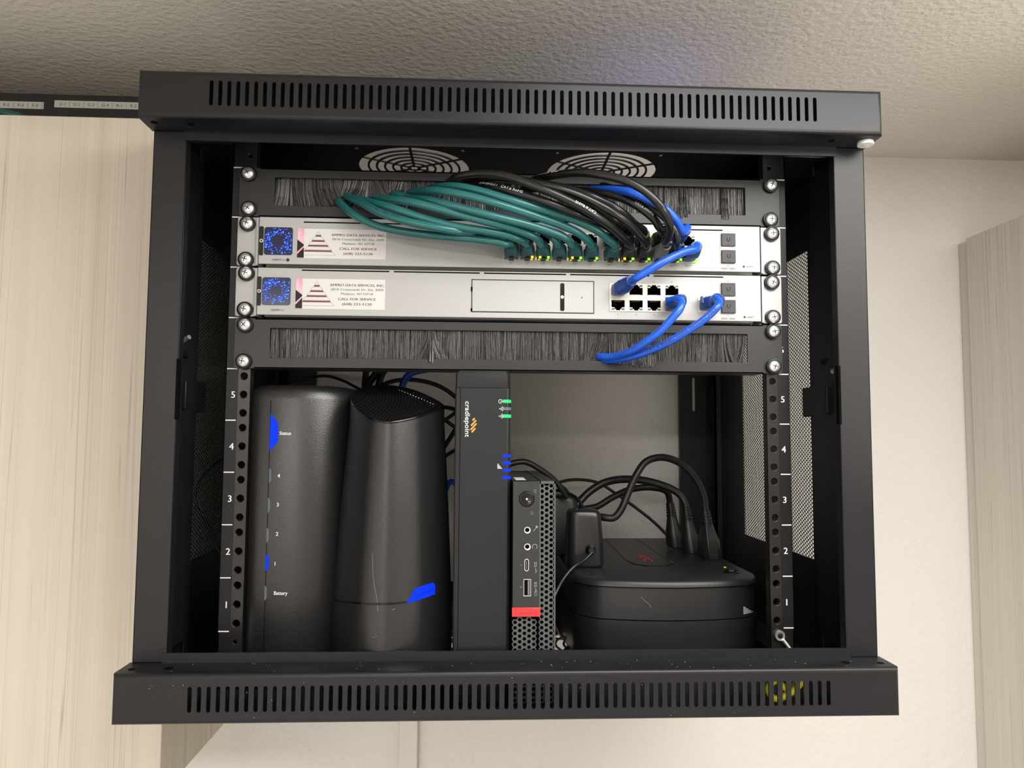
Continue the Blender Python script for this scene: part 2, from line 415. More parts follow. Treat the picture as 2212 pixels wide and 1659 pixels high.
# spring pins of the latch
b = B().tube(spline([at(386, 744, -4), at(392, 739, -6), at(401, 732, -8), at(409, 728, -10)]), 2.0, 10); lab(b.build('latch_pin', 'chrome', rack), 'silver pin end')
b = B().cyl(at(1807, 801, -20), 2.6, 6, 'y', 16); b.build('latch_pin', 'chrome', rack)
b = B().tube(spline([at(1777, 782, 10), at(1793, 778, 0), at(1812, 773, -10)]), 3.2, 10); b.build('latch_pin', 'black', rack)
b = B().cyl(Vector(at(386, 765, -8)), 3.6, 8.5, 'x', 18); b.build('latch_pin', 'black', rack)
# perforated side panels: one mesh tile set per panel
def honey(b, u0, u1, w0, w1, a, r, th, fn, rag=True, clip=None):
    """triangular lattice of round holes; fn maps (u, t, w) to a point"""
    dx = a*math.sqrt(3)/2; i = 0; u = u0+dx/2
    R = a/math.sqrt(3)
    while u < u1-dx/2+.01:
        wv = w0+a/2+(a/2 if i % 2 else 0)
        while wv < w1-a/2+.01:
            if clip is None or clip(u, wv):
                vs = []
                for t in (0.0, th):
                    for k in range(12):
                        an = PI*k/6; rr = R if k % 2 == 0 else a/2
                        vs.append(fn(u+rr*math.cos(an), t, wv+rr*math.sin(an)))
                    for k in range(12):
                        an = PI*k/6; vs.append(fn(u+r*math.cos(an), t, wv+r*math.sin(an)))
                fs = []
                for k in range(12):
                    j = (k+1) % 12
                    fs += [(k, j, 12+j, 12+k), (24+k, 36+k, 36+j, 24+j), (12+k, 12+j, 36+j, 36+k)]
                b.add(vs, fs)
            wv += a
        u += dx; i += 1
PY0, PY1, PZ0, PZ1 = 60.0, 252.0, 46.0, 354.0
side = B()
side.box(-0.8, 0.8, YP+28, PY0+2.5, -48, 450); side.box(-0.8, 0.8, PY1-2.5, YR, -48, 450)
side.box(-0.8, 0.8, PY0+2.5, PY1-2.5, PZ1-2.5, 450); side.box(-0.8, 0.8, PY0+2.5, PY1-2.5, -48, PZ0+2.5)
honey(side, PY0, PY1, PZ0, PZ1, 3.9, 1.70, 0.6, lambda u, t, w_: (t-0.3, u, w_))
ox = [( -296.2), (296.2)]
side_o = None
for xx in ox:
    if side_o is None:
        bb = B(); bb.v = [(p[0]+xx, p[1], p[2]) for p in side.v]; bb.f = side.f; bb.m = side.m
        side_o = bb.build('side_panel', 'steel_in', rack, smooth=0)
    else:
        c = side_o.copy(); COL.objects.link(c); c.parent = rack; c.location = (( xx-ox[0])/1000, 0, 0)
for s in (-1, 1):   # side panel finger catches
    b = B().box(*sorted((s*285, s*295)), 22, 58, 186, 214); b.build('panel_catch', 'steel_in', rack, bevel=1)
# top and bottom plates with fan grilles
def hplate(name, z):
    b = B()
    holes = []
    for cx in (-100, 100):
        holes.append(circ(cx, 127, 58, 40))
        for a in (-52.5, 52.5):
            for c in (-52.5, 52.5): holes.append(circ(cx+a, 127+c, 2.4, 10))
    b.plate(rect(-296, 296, YP+2, YR), holes, z, z+1.4, fn=lambda x, y, z_: (x, z_, y))
    b.build(name, 'steel_in', rack, smooth=0)
    for cx in (-100, 100):
        b = B()
        for r in (6, 14, 22.5, 31, 39.5, 48): b.lathe((cx, 127, z+.2), [(r-1.1, 0), (r+1.1, 0), (r+1.1, 1.2), (r-1.1, 1.2), (r-1.1, 0)], 48, 'z'); b.f = b.f[:-2]; b.m = b.m[:-2]
        for k in range(6):
            a = PI/2+k*PI/3; d = Vector((math.cos(a), math.sin(a), 0)); n = Vector((-d.y, d.x, 0))*1.3
            c0 = Vector((cx, 127, z+.1)); p0 = c0+d*4; p1 = c0+d*58.5
            v = [p0-n, p0+n, p1+n, p1-n]; v += [q+Vector((0, 0, 1.2)) for q in v]
            b.add(v, [(0, 1, 2, 3), (7, 6, 5, 4), (0, 4, 5, 1), (1, 5, 6, 2), (2, 6, 7, 3), (3, 7, 4, 0)])
        b.build('fan_grille', 'steel_in', rack, smooth=0)
hplate('roof_panel', 449.2)
hplate('base_panel', -49)
# rear frame with keyhole slots
for s in (-1, 1):
    b = B()
    b.plate(rect(*sorted((s*249.5, s*296)), -48, 450), [slot(s*271, 202, 249, 4.2)] if s > 0 else [], YR-2, YR)
    b.box(*sorted((s*249.5, s*251)), YR-8, YR, -48, 450)
    b.box(*sorted((s*285, s*290)), 330, 334, -48, 450); b.box(*sorted((s*285, s*296)), 330, 331.5, -48, 450)
    b.build('rear_post', 'steel_in', rack, bevel=0.5)
for za, zb in ((425, 449), (-47.4, -30)):
    b = B(); b.box(-249, 249, YR-2, YR, za, zb); b.build('rear_crossbar', 'steel_in', rack, bevel=0.5)
# horizontal depth brackets for the rails
for s in (-1, 1):
    for z in (-44, 425): b = B(); b.box(*sorted((s*246, s*294)), 8, 330, z, z+1.6); b.box(*sorted((s*246, s*247.6)), 8, 330, z-12 if z > 0 else z, z+12 if z < 0 else z+1.6); b.build('depth_bracket', 'steel_in', rack)
# mounting rails
U = 44.45
def hole_z(): return [(n-1)*U+o for n in range(1, 10) for o in (6.35, 22.225, 38.1)]
for s in (-1, 1):
    b = B()
    b.plate(rect(*sorted((s*227, s*248)), -46, 446), [circ(s*232.5, z, 3.1, 16) for z in hole_z()]+[circ(s*233, -9, 1.6, 10), circ(s*233, 411, 1.8, 10)], 0, 1.8)
    b.box(*sorted((s*246.2, s*248)), 0, 42, -46, 446)
    b.box(*sorted((s*227, s*228.4)), 0.2, 10, -46, 446)
    rl = b.build('mounting_rail', 'rail', rack, bevel=0.35)
    b = B()
    for z in hole_z(): b.lathe((s*232.5, 0.4, z), [(3.15, 0), (4.1, -0.35), (3.9, -0.45), (3.1, -0.2), (3.05, 4.5), (3.15, 4.5)], 20); b.f = b.f[:-2]; b.m = b.m[:-2]
    b.build('threaded_hole', 'rail', rl, smooth=60)
    b = B(); b.box(*sorted((s*237.4, s*247.2)), -0.25, 0.05, 0, 9*U); b.build('number_strip', 'black', rl)
    for n in range(0, 10): b = B(); b.box(*sorted((s*238.2, s*247.0)), -0.4, -0.25, n*U-0.45, n*U+0.45); b.build('unit_mark', 'white', rl, smooth=0)
    for n in range(1, 6 if s < 0 else 7): b = B(); b.text(str(n), s*241.2, (n-.5)*U, 5.8, None, -0.45, bold=0.014, align='C'); b.build('unit_number', 'white', rl, smooth=0)

# ---------------------------------------------------------------- brush panels
def bristle(x, ztop, length, y, tilt, curl, wdt, b, yt=0.0):
    th = random.uniform(-.9, .9); dx, dy = math.cos(th)*wdt/2, math.sin(th)*wdt/2
    n = 3; vs = []
    for k in range(n+1):
        q = k/n; xx = x+tilt*q*length+curl*q*q*length; yy = y+yt*q*q; z = ztop-length*q
        vs += [(xx-dx, yy-dy, z), (xx+dx, yy+dy, z)]
    b.add(vs, [(2*k, 2*k+1, 2*k+3, 2*k+2) for k in range(n)])
def brush_panel(base, w0, w1, label, tilts, seed, long_tufts, gaps):
    random.seed(seed)
    t = thing('brush_panel', label, 'brush panel', (0, 0, base), 'brush strip panels in the rack')
    b = B()
    b.plate(rrect(-241.3, 241.3, base+.35, base+44.1, 2.2, 3), [rect(-210.8, 209.6, w0, w1)]+[slot(s*232.5+(0), base+z-3.4, base+z+3.4, 6.4) for s in (-1, 1) for z in (6.35, 38.1)], -2, -0.3)
    b.box(-224, 224, -2, 22, base+.35, base+1.8); b.box(-224, 224, -2, 22, base+42.6, base+44.1)
    b.build('panel_plate', 'panel', t, bevel=0.4)
    b = B()
    for s0, s1 in ((-214, 213),):
        b.box(s0, s1, 0.0, 6, w1+0.2, w1+4.2)
    b.build('brush_holder', 'black', t)
    b = B(); x = -210.5
    N = 9000
    for i in range(N):
        x = random.uniform(-210.5, 209.4); lay = random.choice((1.2, 2.4, 3.6)); ti = random.gauss(0, .03); cu = 0
        for (cx, wd, am) in tilts:
            d = (x-cx)/wd
            if abs(d) < 3: cu += am*d*math.exp(-d*d)
        L = (w1-w0)*random.uniform(0.97, 1.03)+1
        b.cur = 0 if random.random() < .72 else 1
        if gaps and random.random() < .2: L *= random.uniform(.7, .95)
        bristle(x, w1+1, L, lay, ti, cu, 0.24, b)
    b.cur = 0
    for (x0, x1, dl, yt) in long_tufts:
        for i in range(int((x1-x0)*16)):
            xx = random.uniform(x0, x1); bristle(xx, w1, (w1-w0)+dl*random.uniform(.7, 1.1), -.2, random.gauss(0.0, .02), 0.0, 0.35, b, -2.6+yt)
    o = b.build('bristles', ['bristle', 'bristle_lo'], t, smooth=0); o['kind'] = 'stuff'
    return t
brush_panel(8*U, 366.3, 391.6, 'upper black brush panel with the teal and black cables coming out', [(-152, 14, -1.2), (-128, 12, 1.0), (-112, 12, -1.0), (-95, 10, .9), (-75, 10, -1.0), (-198, 8, .4), (-170, 10, -.3)], 11,
            [(148.5, 152.5, 4, 0), (154, 156, 3, 0), (188.5, 194.5, 4.2, 0)], False)
brush_panel(5*U, 232.2, 257.8, 'lower black brush panel with two blue cables entering it', [(95, 16, .9), (-72, 4, 1.0), (200, 8, -.5)], 12,
            [(104, 128, 4.5, 0), (85, 97, 3.0, 0), (-74, -70, 3, 0)], True)

# ---------------------------------------------------------------- silver rack devices
def keyhole(cx, zc, up):
    s = 1 if up else -1
    pts = [(-5.9, -4.1), (5.9, -4.1), (5.9, 2.2), (3.1, 2.2), (3.1, 3.6), (1.9, 3.6), (1.9, 4.9), (-1.9, 4.9), (-1.9, 3.6), (-3.1, 3.6), (-3.1, 2.2), (-5.9, 2.2)]
    q = [(cx+x, zc+s*z) for x, z in pts]
    return q if up else q[::-1]
FY = -6.0
def port_block(parent, x0, x1, z0, z1, cols, rows, leds=None, name='port_block'):
    """cols: x centres; rows: (z centre, latch up?)"""
    b = B(); holes = [keyhole(cx, zc, up) for cx in cols for zc, up in rows]
    b.plate(rect(x0, x1, z0, z1), holes, FY-0.7, FY+0.6)
    for cx in cols:
        for zc, up in rows:      # spring fingers beside each jack
            for dz in (-2, 0.2): b.box(cx-6.7, cx-5.7, FY-0.9, FY+0.2, zc+dz, zc+dz+1.0); b.box(cx+5.7, cx+6.7, FY-0.9, FY+0.2, zc+dz, zc+dz+1.0)
    p = b.build(name, 'silver2', parent, bevel=0.15)
    b = B()
    for cx in cols:
        for zc, up in rows:
            b.add([(cx+x, y, zc+z) for y in (FY+.6, FY+14) for x, z in ((-6.3, -5.2), (6.3, -5.2), (6.3, 5.2), (-6.3, 5.2))], [(4, 5, 6, 7), (0, 1, 5, 4), (1, 2, 6, 5), (2, 3, 7, 6), (3, 0, 4, 7)])
    b.build('jack_cavity', 'hole', p)
    b = B()
    for cx in cols:
        for zc, up in rows:
            s = 1 if up else -1
            for k in range(8): b.box(cx-3.7+k*1.02, cx-3.3+k*1.02, FY+1.2, FY+7, zc-s*3.6-.15, zc-s*3.6+.15)
    b.build('contact_pins', 'gold', p)
    b = B()
    for cx in cols:
        for zc, up in rows:
            s = 1 if up else -1
            for sx in (-1, 1): b.box(cx+sx*4.4-1.3, cx+sx*4.4+1.3, FY-.9, FY-.6, zc+s*3.9-.8, zc+s*3.9+.8)
    b.build('status_window', 'ledoff', p)
    if leds:
        for key, mname in (('g', 'limelit'), ('y', 'yellowlit')):
            for (cx, zc, up, side_, k) in leds:
                if k == key:
                    s = 1 if up else -1; b = B()
                    b.box(cx+side_*4.6-1.8, cx+side_*4.6+1.8, FY-1.5, FY-.6, zc+s*4.6-1.2, zc+s*4.6+1.0)
                    b.box(cx+side_*3.6-1.0, cx+side_*3.6+1.0, FY-13.8, FY-13.0, *sorted((zc+s*5.6, zc+s*7.6)))  # glowing box stands for the light mirrored in the plug tail
                    b.build('status_light', mname, p)
    return p
def rack_device(name, label, cat, base, model, has_bolt):
    t = thing(name, label, cat, (0, 60, base))
    z0, z1 = base+2.0, base+43.6
    b = B(); return t, b, z0, z1
def device_common(t, z0, z1, holes, px_scr, px_lab, model, seed):
    """front face, ears, chassis, screen and service sticker"""
    random.seed(seed)
    b = B(); b.plate(rect(-221.8, 221.0, z0, z1), holes, FY, FY+1.6); b.build('front_face', 'silver', t, bevel=0.5)
    b = B(); b.box(-219, 219, FY+14.5, 200, z0+.6, z1-.6); b.build('chassis', 'silver', t)
    for s in (-1, 1):
        b = B(); b.plate(rrect(*sorted((s*223.2, s*241.3)), z0-1.0, z1+.2, 2.0, 3), [], -2.6, -0.4); b.box(*sorted((s*222.4, s*224.6)), -4.4, 20, z0-.6, z1-.2)
        b.build('rack_ear', 'silver', t, bevel=0.7)
    # touch screen and black thumb strip
    sx0, sx1, sz0, sz1 = px_scr
    b = B(); b.poly(rrect(sx0, sx1, sz0, sz1, 2.2), FY-.5, FY+.1); scr = b.build('screen', 'screen', t, bevel=0.15)
    b = B(); b2 = B(); cx, cz = (sx0+sx1)/2, (sz0+sz1)/2; h = (sx1-sx0)/2-1.3
    for i in range(190):
        a = random.uniform(0, 2*PI); r = random.gauss(8.0, 2.0); x = cx+max(-h, min(h, r*math.cos(a)*1.25)); z = cz+max(-h, min(h, r*math.sin(a)*1.05))
        rr = random.uniform(.16, .62)
        (b if random.random() < .75 else b2).cyl((x, FY-.62, z), rr, .12, 'y', 8)
        if rr > .45: b2.cyl((x+.1, FY-.66, z+.1), rr*.4, .1, 'y', 6)
    b.build('screen_graphic', 'dot', scr); b2.build('screen_graphic', 'dot2', scr)
    b = B(); b.poly(rrect(sx0-4.4, sx0-.7, sz0-.6, sz1+.6, 1.2), FY-.35, FY+.1)
    th = b.build('thumb_strip', 'black', t)
    b = B(); b.cyl((sx0-2.4, FY-.5, cz), 1.5, .1, 'y', 18); b.build('arrow_icon', 'white', th)
    b = B(); b.cyl((sx0-2.4, FY-.58, cz), .95, .08, 'y', 14); b.build('arrow_icon', 'ink', th)
    # sticker
    lx0, lx1, lz0, lz1 = px_lab
    b = B(); b.box(lx0+5.6, lx1, FY-.22, FY-.02, lz0-.3, lz1-.1); st = b.build('service_sticker', 'label', t)
    b = B(); H = lz1-lz0
    b.box(lx0, lx0+5.8, FY-.22, FY-.02, lz0+.25, lz1+.25); b.build('photo_strip', 'black', st)
    b = B(); b.poly([(lx0, lz0+H*.62), (lx0+5.8, lz0+H*.45), (lx0+5.8, lz1+.25), (lx0, lz1+.25)], FY-.26, FY-.22)
    b.poly([(lx0, lz0+H*.2), (lx0+5.8, lz0+H*.42), (lx0+5.8, lz0+H*.36), (lx0, lz0+H*.12)], FY-.26, FY-.22); b.build('photo_strip', 'pink', st)
    W = lx1-lx0
    b = B(); c = lx0+.765*W*1.0-.0
    tx = lx0+.685*W
    def line(s, frac, h, wd, bold, bb): bb.text(s, tx, lz0+H*frac, h, wd, FY-.3, bold=bold, align='C')
    line('AMPRO DATA SERVICES, INC.', .80, 2.15, W*.61, .02, b)
    line('CALL FOR SERVICE', .335, 2.15, W*.42, .02, b); line('(608) 223-5120', .17, 2.15, W*.33, .02, b)
    # pyramid
    pc = lx0+.235*W
    for k, (zf, dk) in enumerate(((.76, 1), (.585, 1), (.42, 1), (.245, 1))):
        pz = lz0+H*zf; a = (.87-zf)*H*.70; bq = a+.75
        b.poly([(pc-bq, pz-.65), (pc+bq, pz-.65), (pc+a, pz+.55), (pc-a, pz+.55)], FY-.3, FY-.24)
    b.build('sticker_print', 'maroon', st, smooth=0)
    b = B(); line('2810 Crossroads Dr. Ste. 3000', .655, 1.95, W*.59, 0, b); line('Madison, WI 53718', .51, 1.95, W*.355, 0, b)
    def ln(p, q, wd=.14):
        p, q = Vector(p), Vector(q); d = (q-p).normalized(); n = Vector((-d.y, d.x))*wd/2
        b.poly([p-n, q-n, q+n, p+n], FY-.29, FY-.24)
    zt = [.90, .79, .61, .73, .43, .56, .27, .38, .10, .20]
    for k, (zh, zl) in enumerate(((.90, .79), (.72, .62), (.555, .455), (.385, .28), (.21, .10))):
        ah, al = max(0.02, (.90-zh)*H*.70), (.90-zl)*H*.70+.3; Zh, Zl = lz0+H*zh, lz0+H*zl
        ln((pc-ah, Zh), (pc-al, Zl)); ln((pc+ah, Zh), (pc+al, Zl)); ln((pc-al, Zl), (pc+al, Zl))
        if ah > .1: ln((pc-ah, Zh), (pc+ah, Zh))
    b.build('sticker_print', 'ink', st, smooth=0)
    # printed model name
    b = B(); b.text(model[0], sx0+(7.2 if model[2] else 8), sz0-4.2, 1.9, 5.8, FY-.08, bold=.02); b.text(model[1], sx0+(13.6 if model[2] else 14.4), sz0-4.2, 1.9, 4.6 if model[2] else 4.8, FY-.08)
    if model[2]: b.cyl((sx0+20.6, FY-.1, sz0-4.2), 1.55, .1, 'y', 18)
    return b
def bars(bp, segs, z0, z1, parent):
    for a, c in segs: b = B(); b.poly(rrect(a, c, z0, z1, .4, 2), FY-.12, FY+.05); b.build('vent_groove', 'hole', parent)
def sfp(parent, x0, x1, z0, z1):
    zm = (z0+z1)/2
    b = B(); b.box(x0-.5, x1+.5, FY-.5, FY+.4, zm-1.9, zm+1.9); b.box(x0-.8, x0-.2, FY-.4, FY+.3, z0, z1); b.build('cage_frame', 'silver2', parent, bevel=.15)
    for k, (a, c) in enumerate(((zm+1.7, z1), (z0, zm-1.7))):
        b = B(); b.box(x0, x1, FY-2.2, FY+.4, a, c); p = b.build('dust_cap', 'sfp', parent, bevel=.35)
        b = B(); xc, zc = (x0+x1)/2, (a+c)/2
        q = [Vector((xc+1.3*math.cos(w_), FY-2.3, zc+.2+1.5*math.sin(w_))) for w_ in [PI*1.0+PI*i/10 for i in range(11)]]
        q = [Vector((xc-1.3, FY-2.3, zc+1.9))]+q+[Vector((xc+1.3, FY-2.3, zc+1.9))]
        b.tube(q, .38, 6); b.poly([(xc-.9, c-1.6), (xc+.9, c-1.6), (xc, c-.6)], FY-2.35, FY-2.2); b.poly([(xc-.9, a+1.6), (xc+.9, a+1.6), (xc, a+.6)], FY-2.35, FY-2.2)
        b.build('arrow_mark', 'ink', p)
    return
# the switch
base = 7*U
sw = thing('network_switch', 'silver rack switch with rows of teal and black cables plugged in', 'network switch', (0, 60, base), 'silver rack devices')
P0, PC = -2.4, 14.05
colsA = [P0+i*PC for i in range(6)]; colsB = [85.4+i*PC for i in range(6)]
RB, RT = 326.6, 339.8
z0, z1 = base+2.0, base+43.6
blkA = (-9.8, 75.2); blkB = (78.3, 163.0)
holes = [rect(blkA[0]+1, blkA[1]-1, 321.2, 345.2), rect(blkB[0]+1, blkB[1]-1, 321.2, 345.2)]
pr = device_common(sw, z0, z1, holes, (-217.0, -192.6, 321.2, 345.6), (-188.6, -112.0, 319.0, 345.0), ('USW', 'Pro', True), 3)
for i, n in enumerate((2, 4, 6, 8, 10, 12)): pr.text('%d' % n, colsA[i]-.6, 318.0, 1.5, None, FY-.08, align='R'); pr.text('\u0192*', colsA[i]-.2, 318.0, 1.7, 2.6, FY-.08)
for i, n in enumerate((14, 16, 18, 20, 22, 24)): pr.text('%d' % n, colsB[i]-.6, 318.0, 1.5, None, FY-.08, align='R'); pr.text('\u0192*' if i < 2 else '\u0192**', colsB[i]-.2, 318.0, 1.7, 2.6 if i < 2 else 3.6, FY-.08)
pr.text('23', colsB[5]-4, 348.3, 1.5, None, FY-.08); pr.text('\u0192**', colsB[5], 348.3, 1.6, 3.8, FY-.08)
def split_print(pr, parent):
    gr_ = {}
    for f in pr.f:
        c = sum(pr.v[i][0] for i in f)/len(f); zc_ = sum(pr.v[i][2] for i in f)/len(f); isw = parent.name == 'network_switch'; key = 0 if c < -150 else 1 if c < 76.7 or (c < 170 and not isw) else 4 if c < 170 and zc_ < 330 else 5 if c < 170 else (2 if zc_ > parent['_o'][2]+20 else 6) if c < 203 else 3
        gr_.setdefault(key, []).append(f)
    for key, ff in gr_.items():
        idx = sorted(set(i for f in ff for i in f)); mp = {i: n for n, i in enumerate(idx)}
        b = B(); b.add([pr.v[i] for i in idx], [tuple(mp[i] for i in f) for f in ff])
        b.build(('model_print', 'port_numbers', 'cage_number', 'reset_print', 'port_numbers', 'port_numbers', 'cage_number')[key], 'ink', parent, smooth=0)
def reset_print(pr, zr, ztop, zbot, n1, n2, xc):
    pr.text(n1, xc, ztop, 1.4, None, FY-.08, align='C'); pr.text(n2, xc, zbot, 1.4, None, FY-.08, align='C')
    pr.cyl((205.9, FY-.2, zr), 1.0, .3, 'y', 14); pr.text('RESET', 208.6, zr, 1.7, 6.2, FY-.08)
s1, s2 = at(1557, 505, FY), at(1588, 569, FY)
reset_print(pr, at(1606, 576, FY).z, s1.z+2.6, s2.z-2.4, '25', '26', (s1.x+s2.x)/2)
split_print(pr, sw)
sfp(sw, s1.x, s2.x, s2.z, s1.z)
b = B(); b.box(s1.x, s2.x, FY-.15, FY, s2.z-5.6, s2.z-4.0); b.build('speed_strip', 'greyink', sw)
b = B(); b.text('10G', (s1.x+s2.x)/2, s2.z-4.8, 1.1, None, FY-.2, align='C'); b.build('speed_print', 'white', sw, smooth=0)
bars(None, [(-183.6, -78), (140, 187.2)], at(1588, 516-17, FY).z-.2, at(1588, 516-17, FY).z+.9, sw)
leds = [(colsA[1], RB, False, 1, 'y'), (colsA[2], RB, False, -1, 'y'), (colsA[2], RB, False, 1, 'g'), (colsA[4], RB, False, -1, 'y'), (colsA[4], RB, False, 1, 'g'), (colsA[5], RB, False, 1, 'g'),
        (colsB[1], RB, False, -1, 'y'), (colsB[1], RB, False, 1, 'g'), (colsB[2], RB, False, 1, 'g'), (colsB[5], RB, False, 1, 'g'), (colsB[4], RB, False, 1, 'g')]
leds += [(colsB[2], RT, True, -1, 'g'), (colsB[3], RT, True, -1, 'g')]
port_block(sw, blkA[0], blkA[1], 320.4, 346.0, colsA, [(RB, False), (RT, True)], leds[:6])
port_block(sw, blkB[0], blkB[1], 320.4, 346.0, colsB, [(RB, False), (RT, True)], leds[6:])
# the gateway
base = 6*U
gw = thing('network_gateway', 'silver rack gateway with a drive bay and eight port block', 'network gateway', (0, 60, base), 'silver rack devices')
z0, z1 = base+2.0, base+43.4
g0, g1 = at(1316, 612, FY), at(1470, 675, FY)
gx0, gx1, gz0, gz1 = g0.x, g1.x, g1.z, g0.z
cols = [gx0+7.7+i*(gx1-gx0-15.4)/3 for i in range(4)]
gr = [(gz0+6.0, False), (gz1-6.0, True)]
w0_, w1_ = at(1507, 642, FY), at(1546, 676, FY)
holes = [rect(gx0+1, gx1-1, gz0+.8, gz1-.8), rect(w0_.x+.6, w1_.x-.6, w1_.z+.6, w0_.z-.6)]
pr = device_common(gw, z0, z1, holes, (-217.6, -193.2, 277.2, 301.4), (-188.9, -112.0, 274.6, 300.9), ('UDM', 'Pro', False), 5)
for i, n in enumerate((2, 4, 6, 8)): pr.text(str(n), cols[i], gz0-2.4, 1.5, None, FY-.08, align='C')
for i, n in enumerate((1, 3, 5, 7)): pr.text(str(n), cols[i], gz1+2.0, 1.5, None, FY-.08, align='C')
s1, s2 = at(1557, 612, FY), at(1588, 677, FY)
reset_print(pr, at(1606, 685, FY).z, s1.z+2.0, s2.z-2.4, '10', '11', (s1.x+s2.x)/2)
split_print(pr, gw)
sfp(gw, s1.x, s2.x, s2.z, s1.z)
b = B(); b.box(s1.x, s2.x, FY-.15, FY, s2.z-5.6, s2.z-4.0); b.build('speed_strip', 'greyink', gw)
b = B(); b.text('10G', (s1.x+s2.x)/2, s2.z-4.8, 1.1, None, FY-.2, align='C'); b.build('speed_print', 'white', gw, smooth=0)
zb = at(1588, 600, FY).z
bars(None, [(-184.2, -108.6), (-104.9, -29.8), (-26.2, 46.4), (49.8, 120.6), (124.2, 187.2)], zb-.2, zb+.9, gw)
port_block(gw, gx0, gx1, gz0, gz1, cols, gr)
port_block(gw, w0_.x, w1_.x, w1_.z, w0_.z, [(w0_.x+w1_.x)/2], [((w0_.z+w1_.z)/2-.3, True)])
d0, d1 = at(1020, 604, FY), at(1282, 677, FY)
b = B(); b.plate(rect(d0.x-.6, d1.x+.6, d1.z-.4, d0.z+.4), [rect(d0.x, d1.x, d1.z+.2, d0.z-.2)], FY-.1, FY+.3); b.build('bay_gap', 'hole', gw)
b = B(); b.box(d0.x+.3, d1.x-.3, FY-.5, FY+.2, d1.z+.4, d0.z-.4); bay = b.build('drive_bay_door', 'silver', gw, bevel=.25)
q0, q1 = at(1210, 612, FY), at(1219, 672, FY)
b = B(); b.poly(rrect(q0.x, q1.x, q1.z, q0.z, 1.3), FY-.8, FY-.4); gp = b.build('door_grip', 'gloss', bay, bevel=.1)
b = B(); b.cyl(((q0.x+q1.x)/2, FY-.9, (q0.z+q1.z)/2), 1.45, .1, 'y', 18); b.build('arrow_icon', 'white', gp)
b = B(); b.text('\u2190', (q0.x+q1.x)/2, (q0.z+q1.z)/2, 1.6, 2.0, FY-1.0, align='C'); b.cyl((at(1257, 643, FY).x, FY-.6, at(1257, 643, FY).z), .6, .1, 'y', 10); b.build('door_mark', 'ink', bay)
b = B(); b.box(d0.x-1.0, d0.x+.4, FY-.6, FY, d1.z+.5, d1.z+3); b.box(d0.x-1.0, d0.x+.4, FY-.6, FY, d1.z+18, d1.z+22); b.build('door_latch', 'hole', bay)

# ---------------------------------------------------------------- rack screws with cup washers
def make_screw(label):
    t = thing('rack_screw', label, 'screw', (0, 0, 0), 'zinc screws holding the rack panels')
    b = B(); b.lathe((0, 0, 0), [(4.0, 0), (6.9, -.1), (7.0, -1.2), (6.6, -2.9), (6.1, -3.0), (5.6, -1.6), (5.0, -1.3)], 32); b.build('cup_washer', 'rail', t, smooth=60)
    b = B(); b.lathe((0, 0, 0), [(5.3, -1.4), (5.4, -3.0), (5.0, -4.1), (4.0, -4.9), (2.6, -5.5), (1.2, -5.7), (.05, -5.75)], 28); b.build('screw_head', 'chrome', t, smooth=60)
    b = B()
    for k in (0, 1):
        a = .6+k*PI/2; d = Vector((math.cos(a), 0, math.sin(a))); n = Vector((-d.z, 0, d.x))*.42; c = Vector((0, -5.55, 0))
        v = [c-d*2.3-n, c+d*2.3-n, c+d*2.3+n, c-d*2.3+n]; v += [q+Vector((0, -.24, 0)) for q in v]
        b.add(v, [(0, 1, 2, 3), (4, 5, 6, 7), (0, 1, 5, 4), (1, 2, 6, 5), (2, 3, 7, 6), (3, 0, 4, 7)])
    b.build('cross_recess', 'ink', t, smooth=0)
    return t
panels = [(9, 'the upper brush panel', -2.1), (8, 'the silver switch', -2.7), (7, 'the silver gateway', -2.7), (6, 'the lower brush panel', -2.1)]
sp = None
for n, nm, yy in panels:
    for s in (-1, 1):
        for o, vn in ((38.1, 'upper'), (6.35, 'lower')):
            lb = 'zinc screw at the %s %s corner of %s' % (vn, 'left' if s < 0 else 'right', nm)
            loc = (s*232.5+random.uniform(-.7, .7), yy, (n-1)*U+o+random.uniform(-.4, .4))
            if sp is None: sp = make_screw(lb); sp.location = S(loc)
            else:
                q = dup(sp, loc, lb); q.rotation_euler = (0, random.uniform(-1, 1), 0)

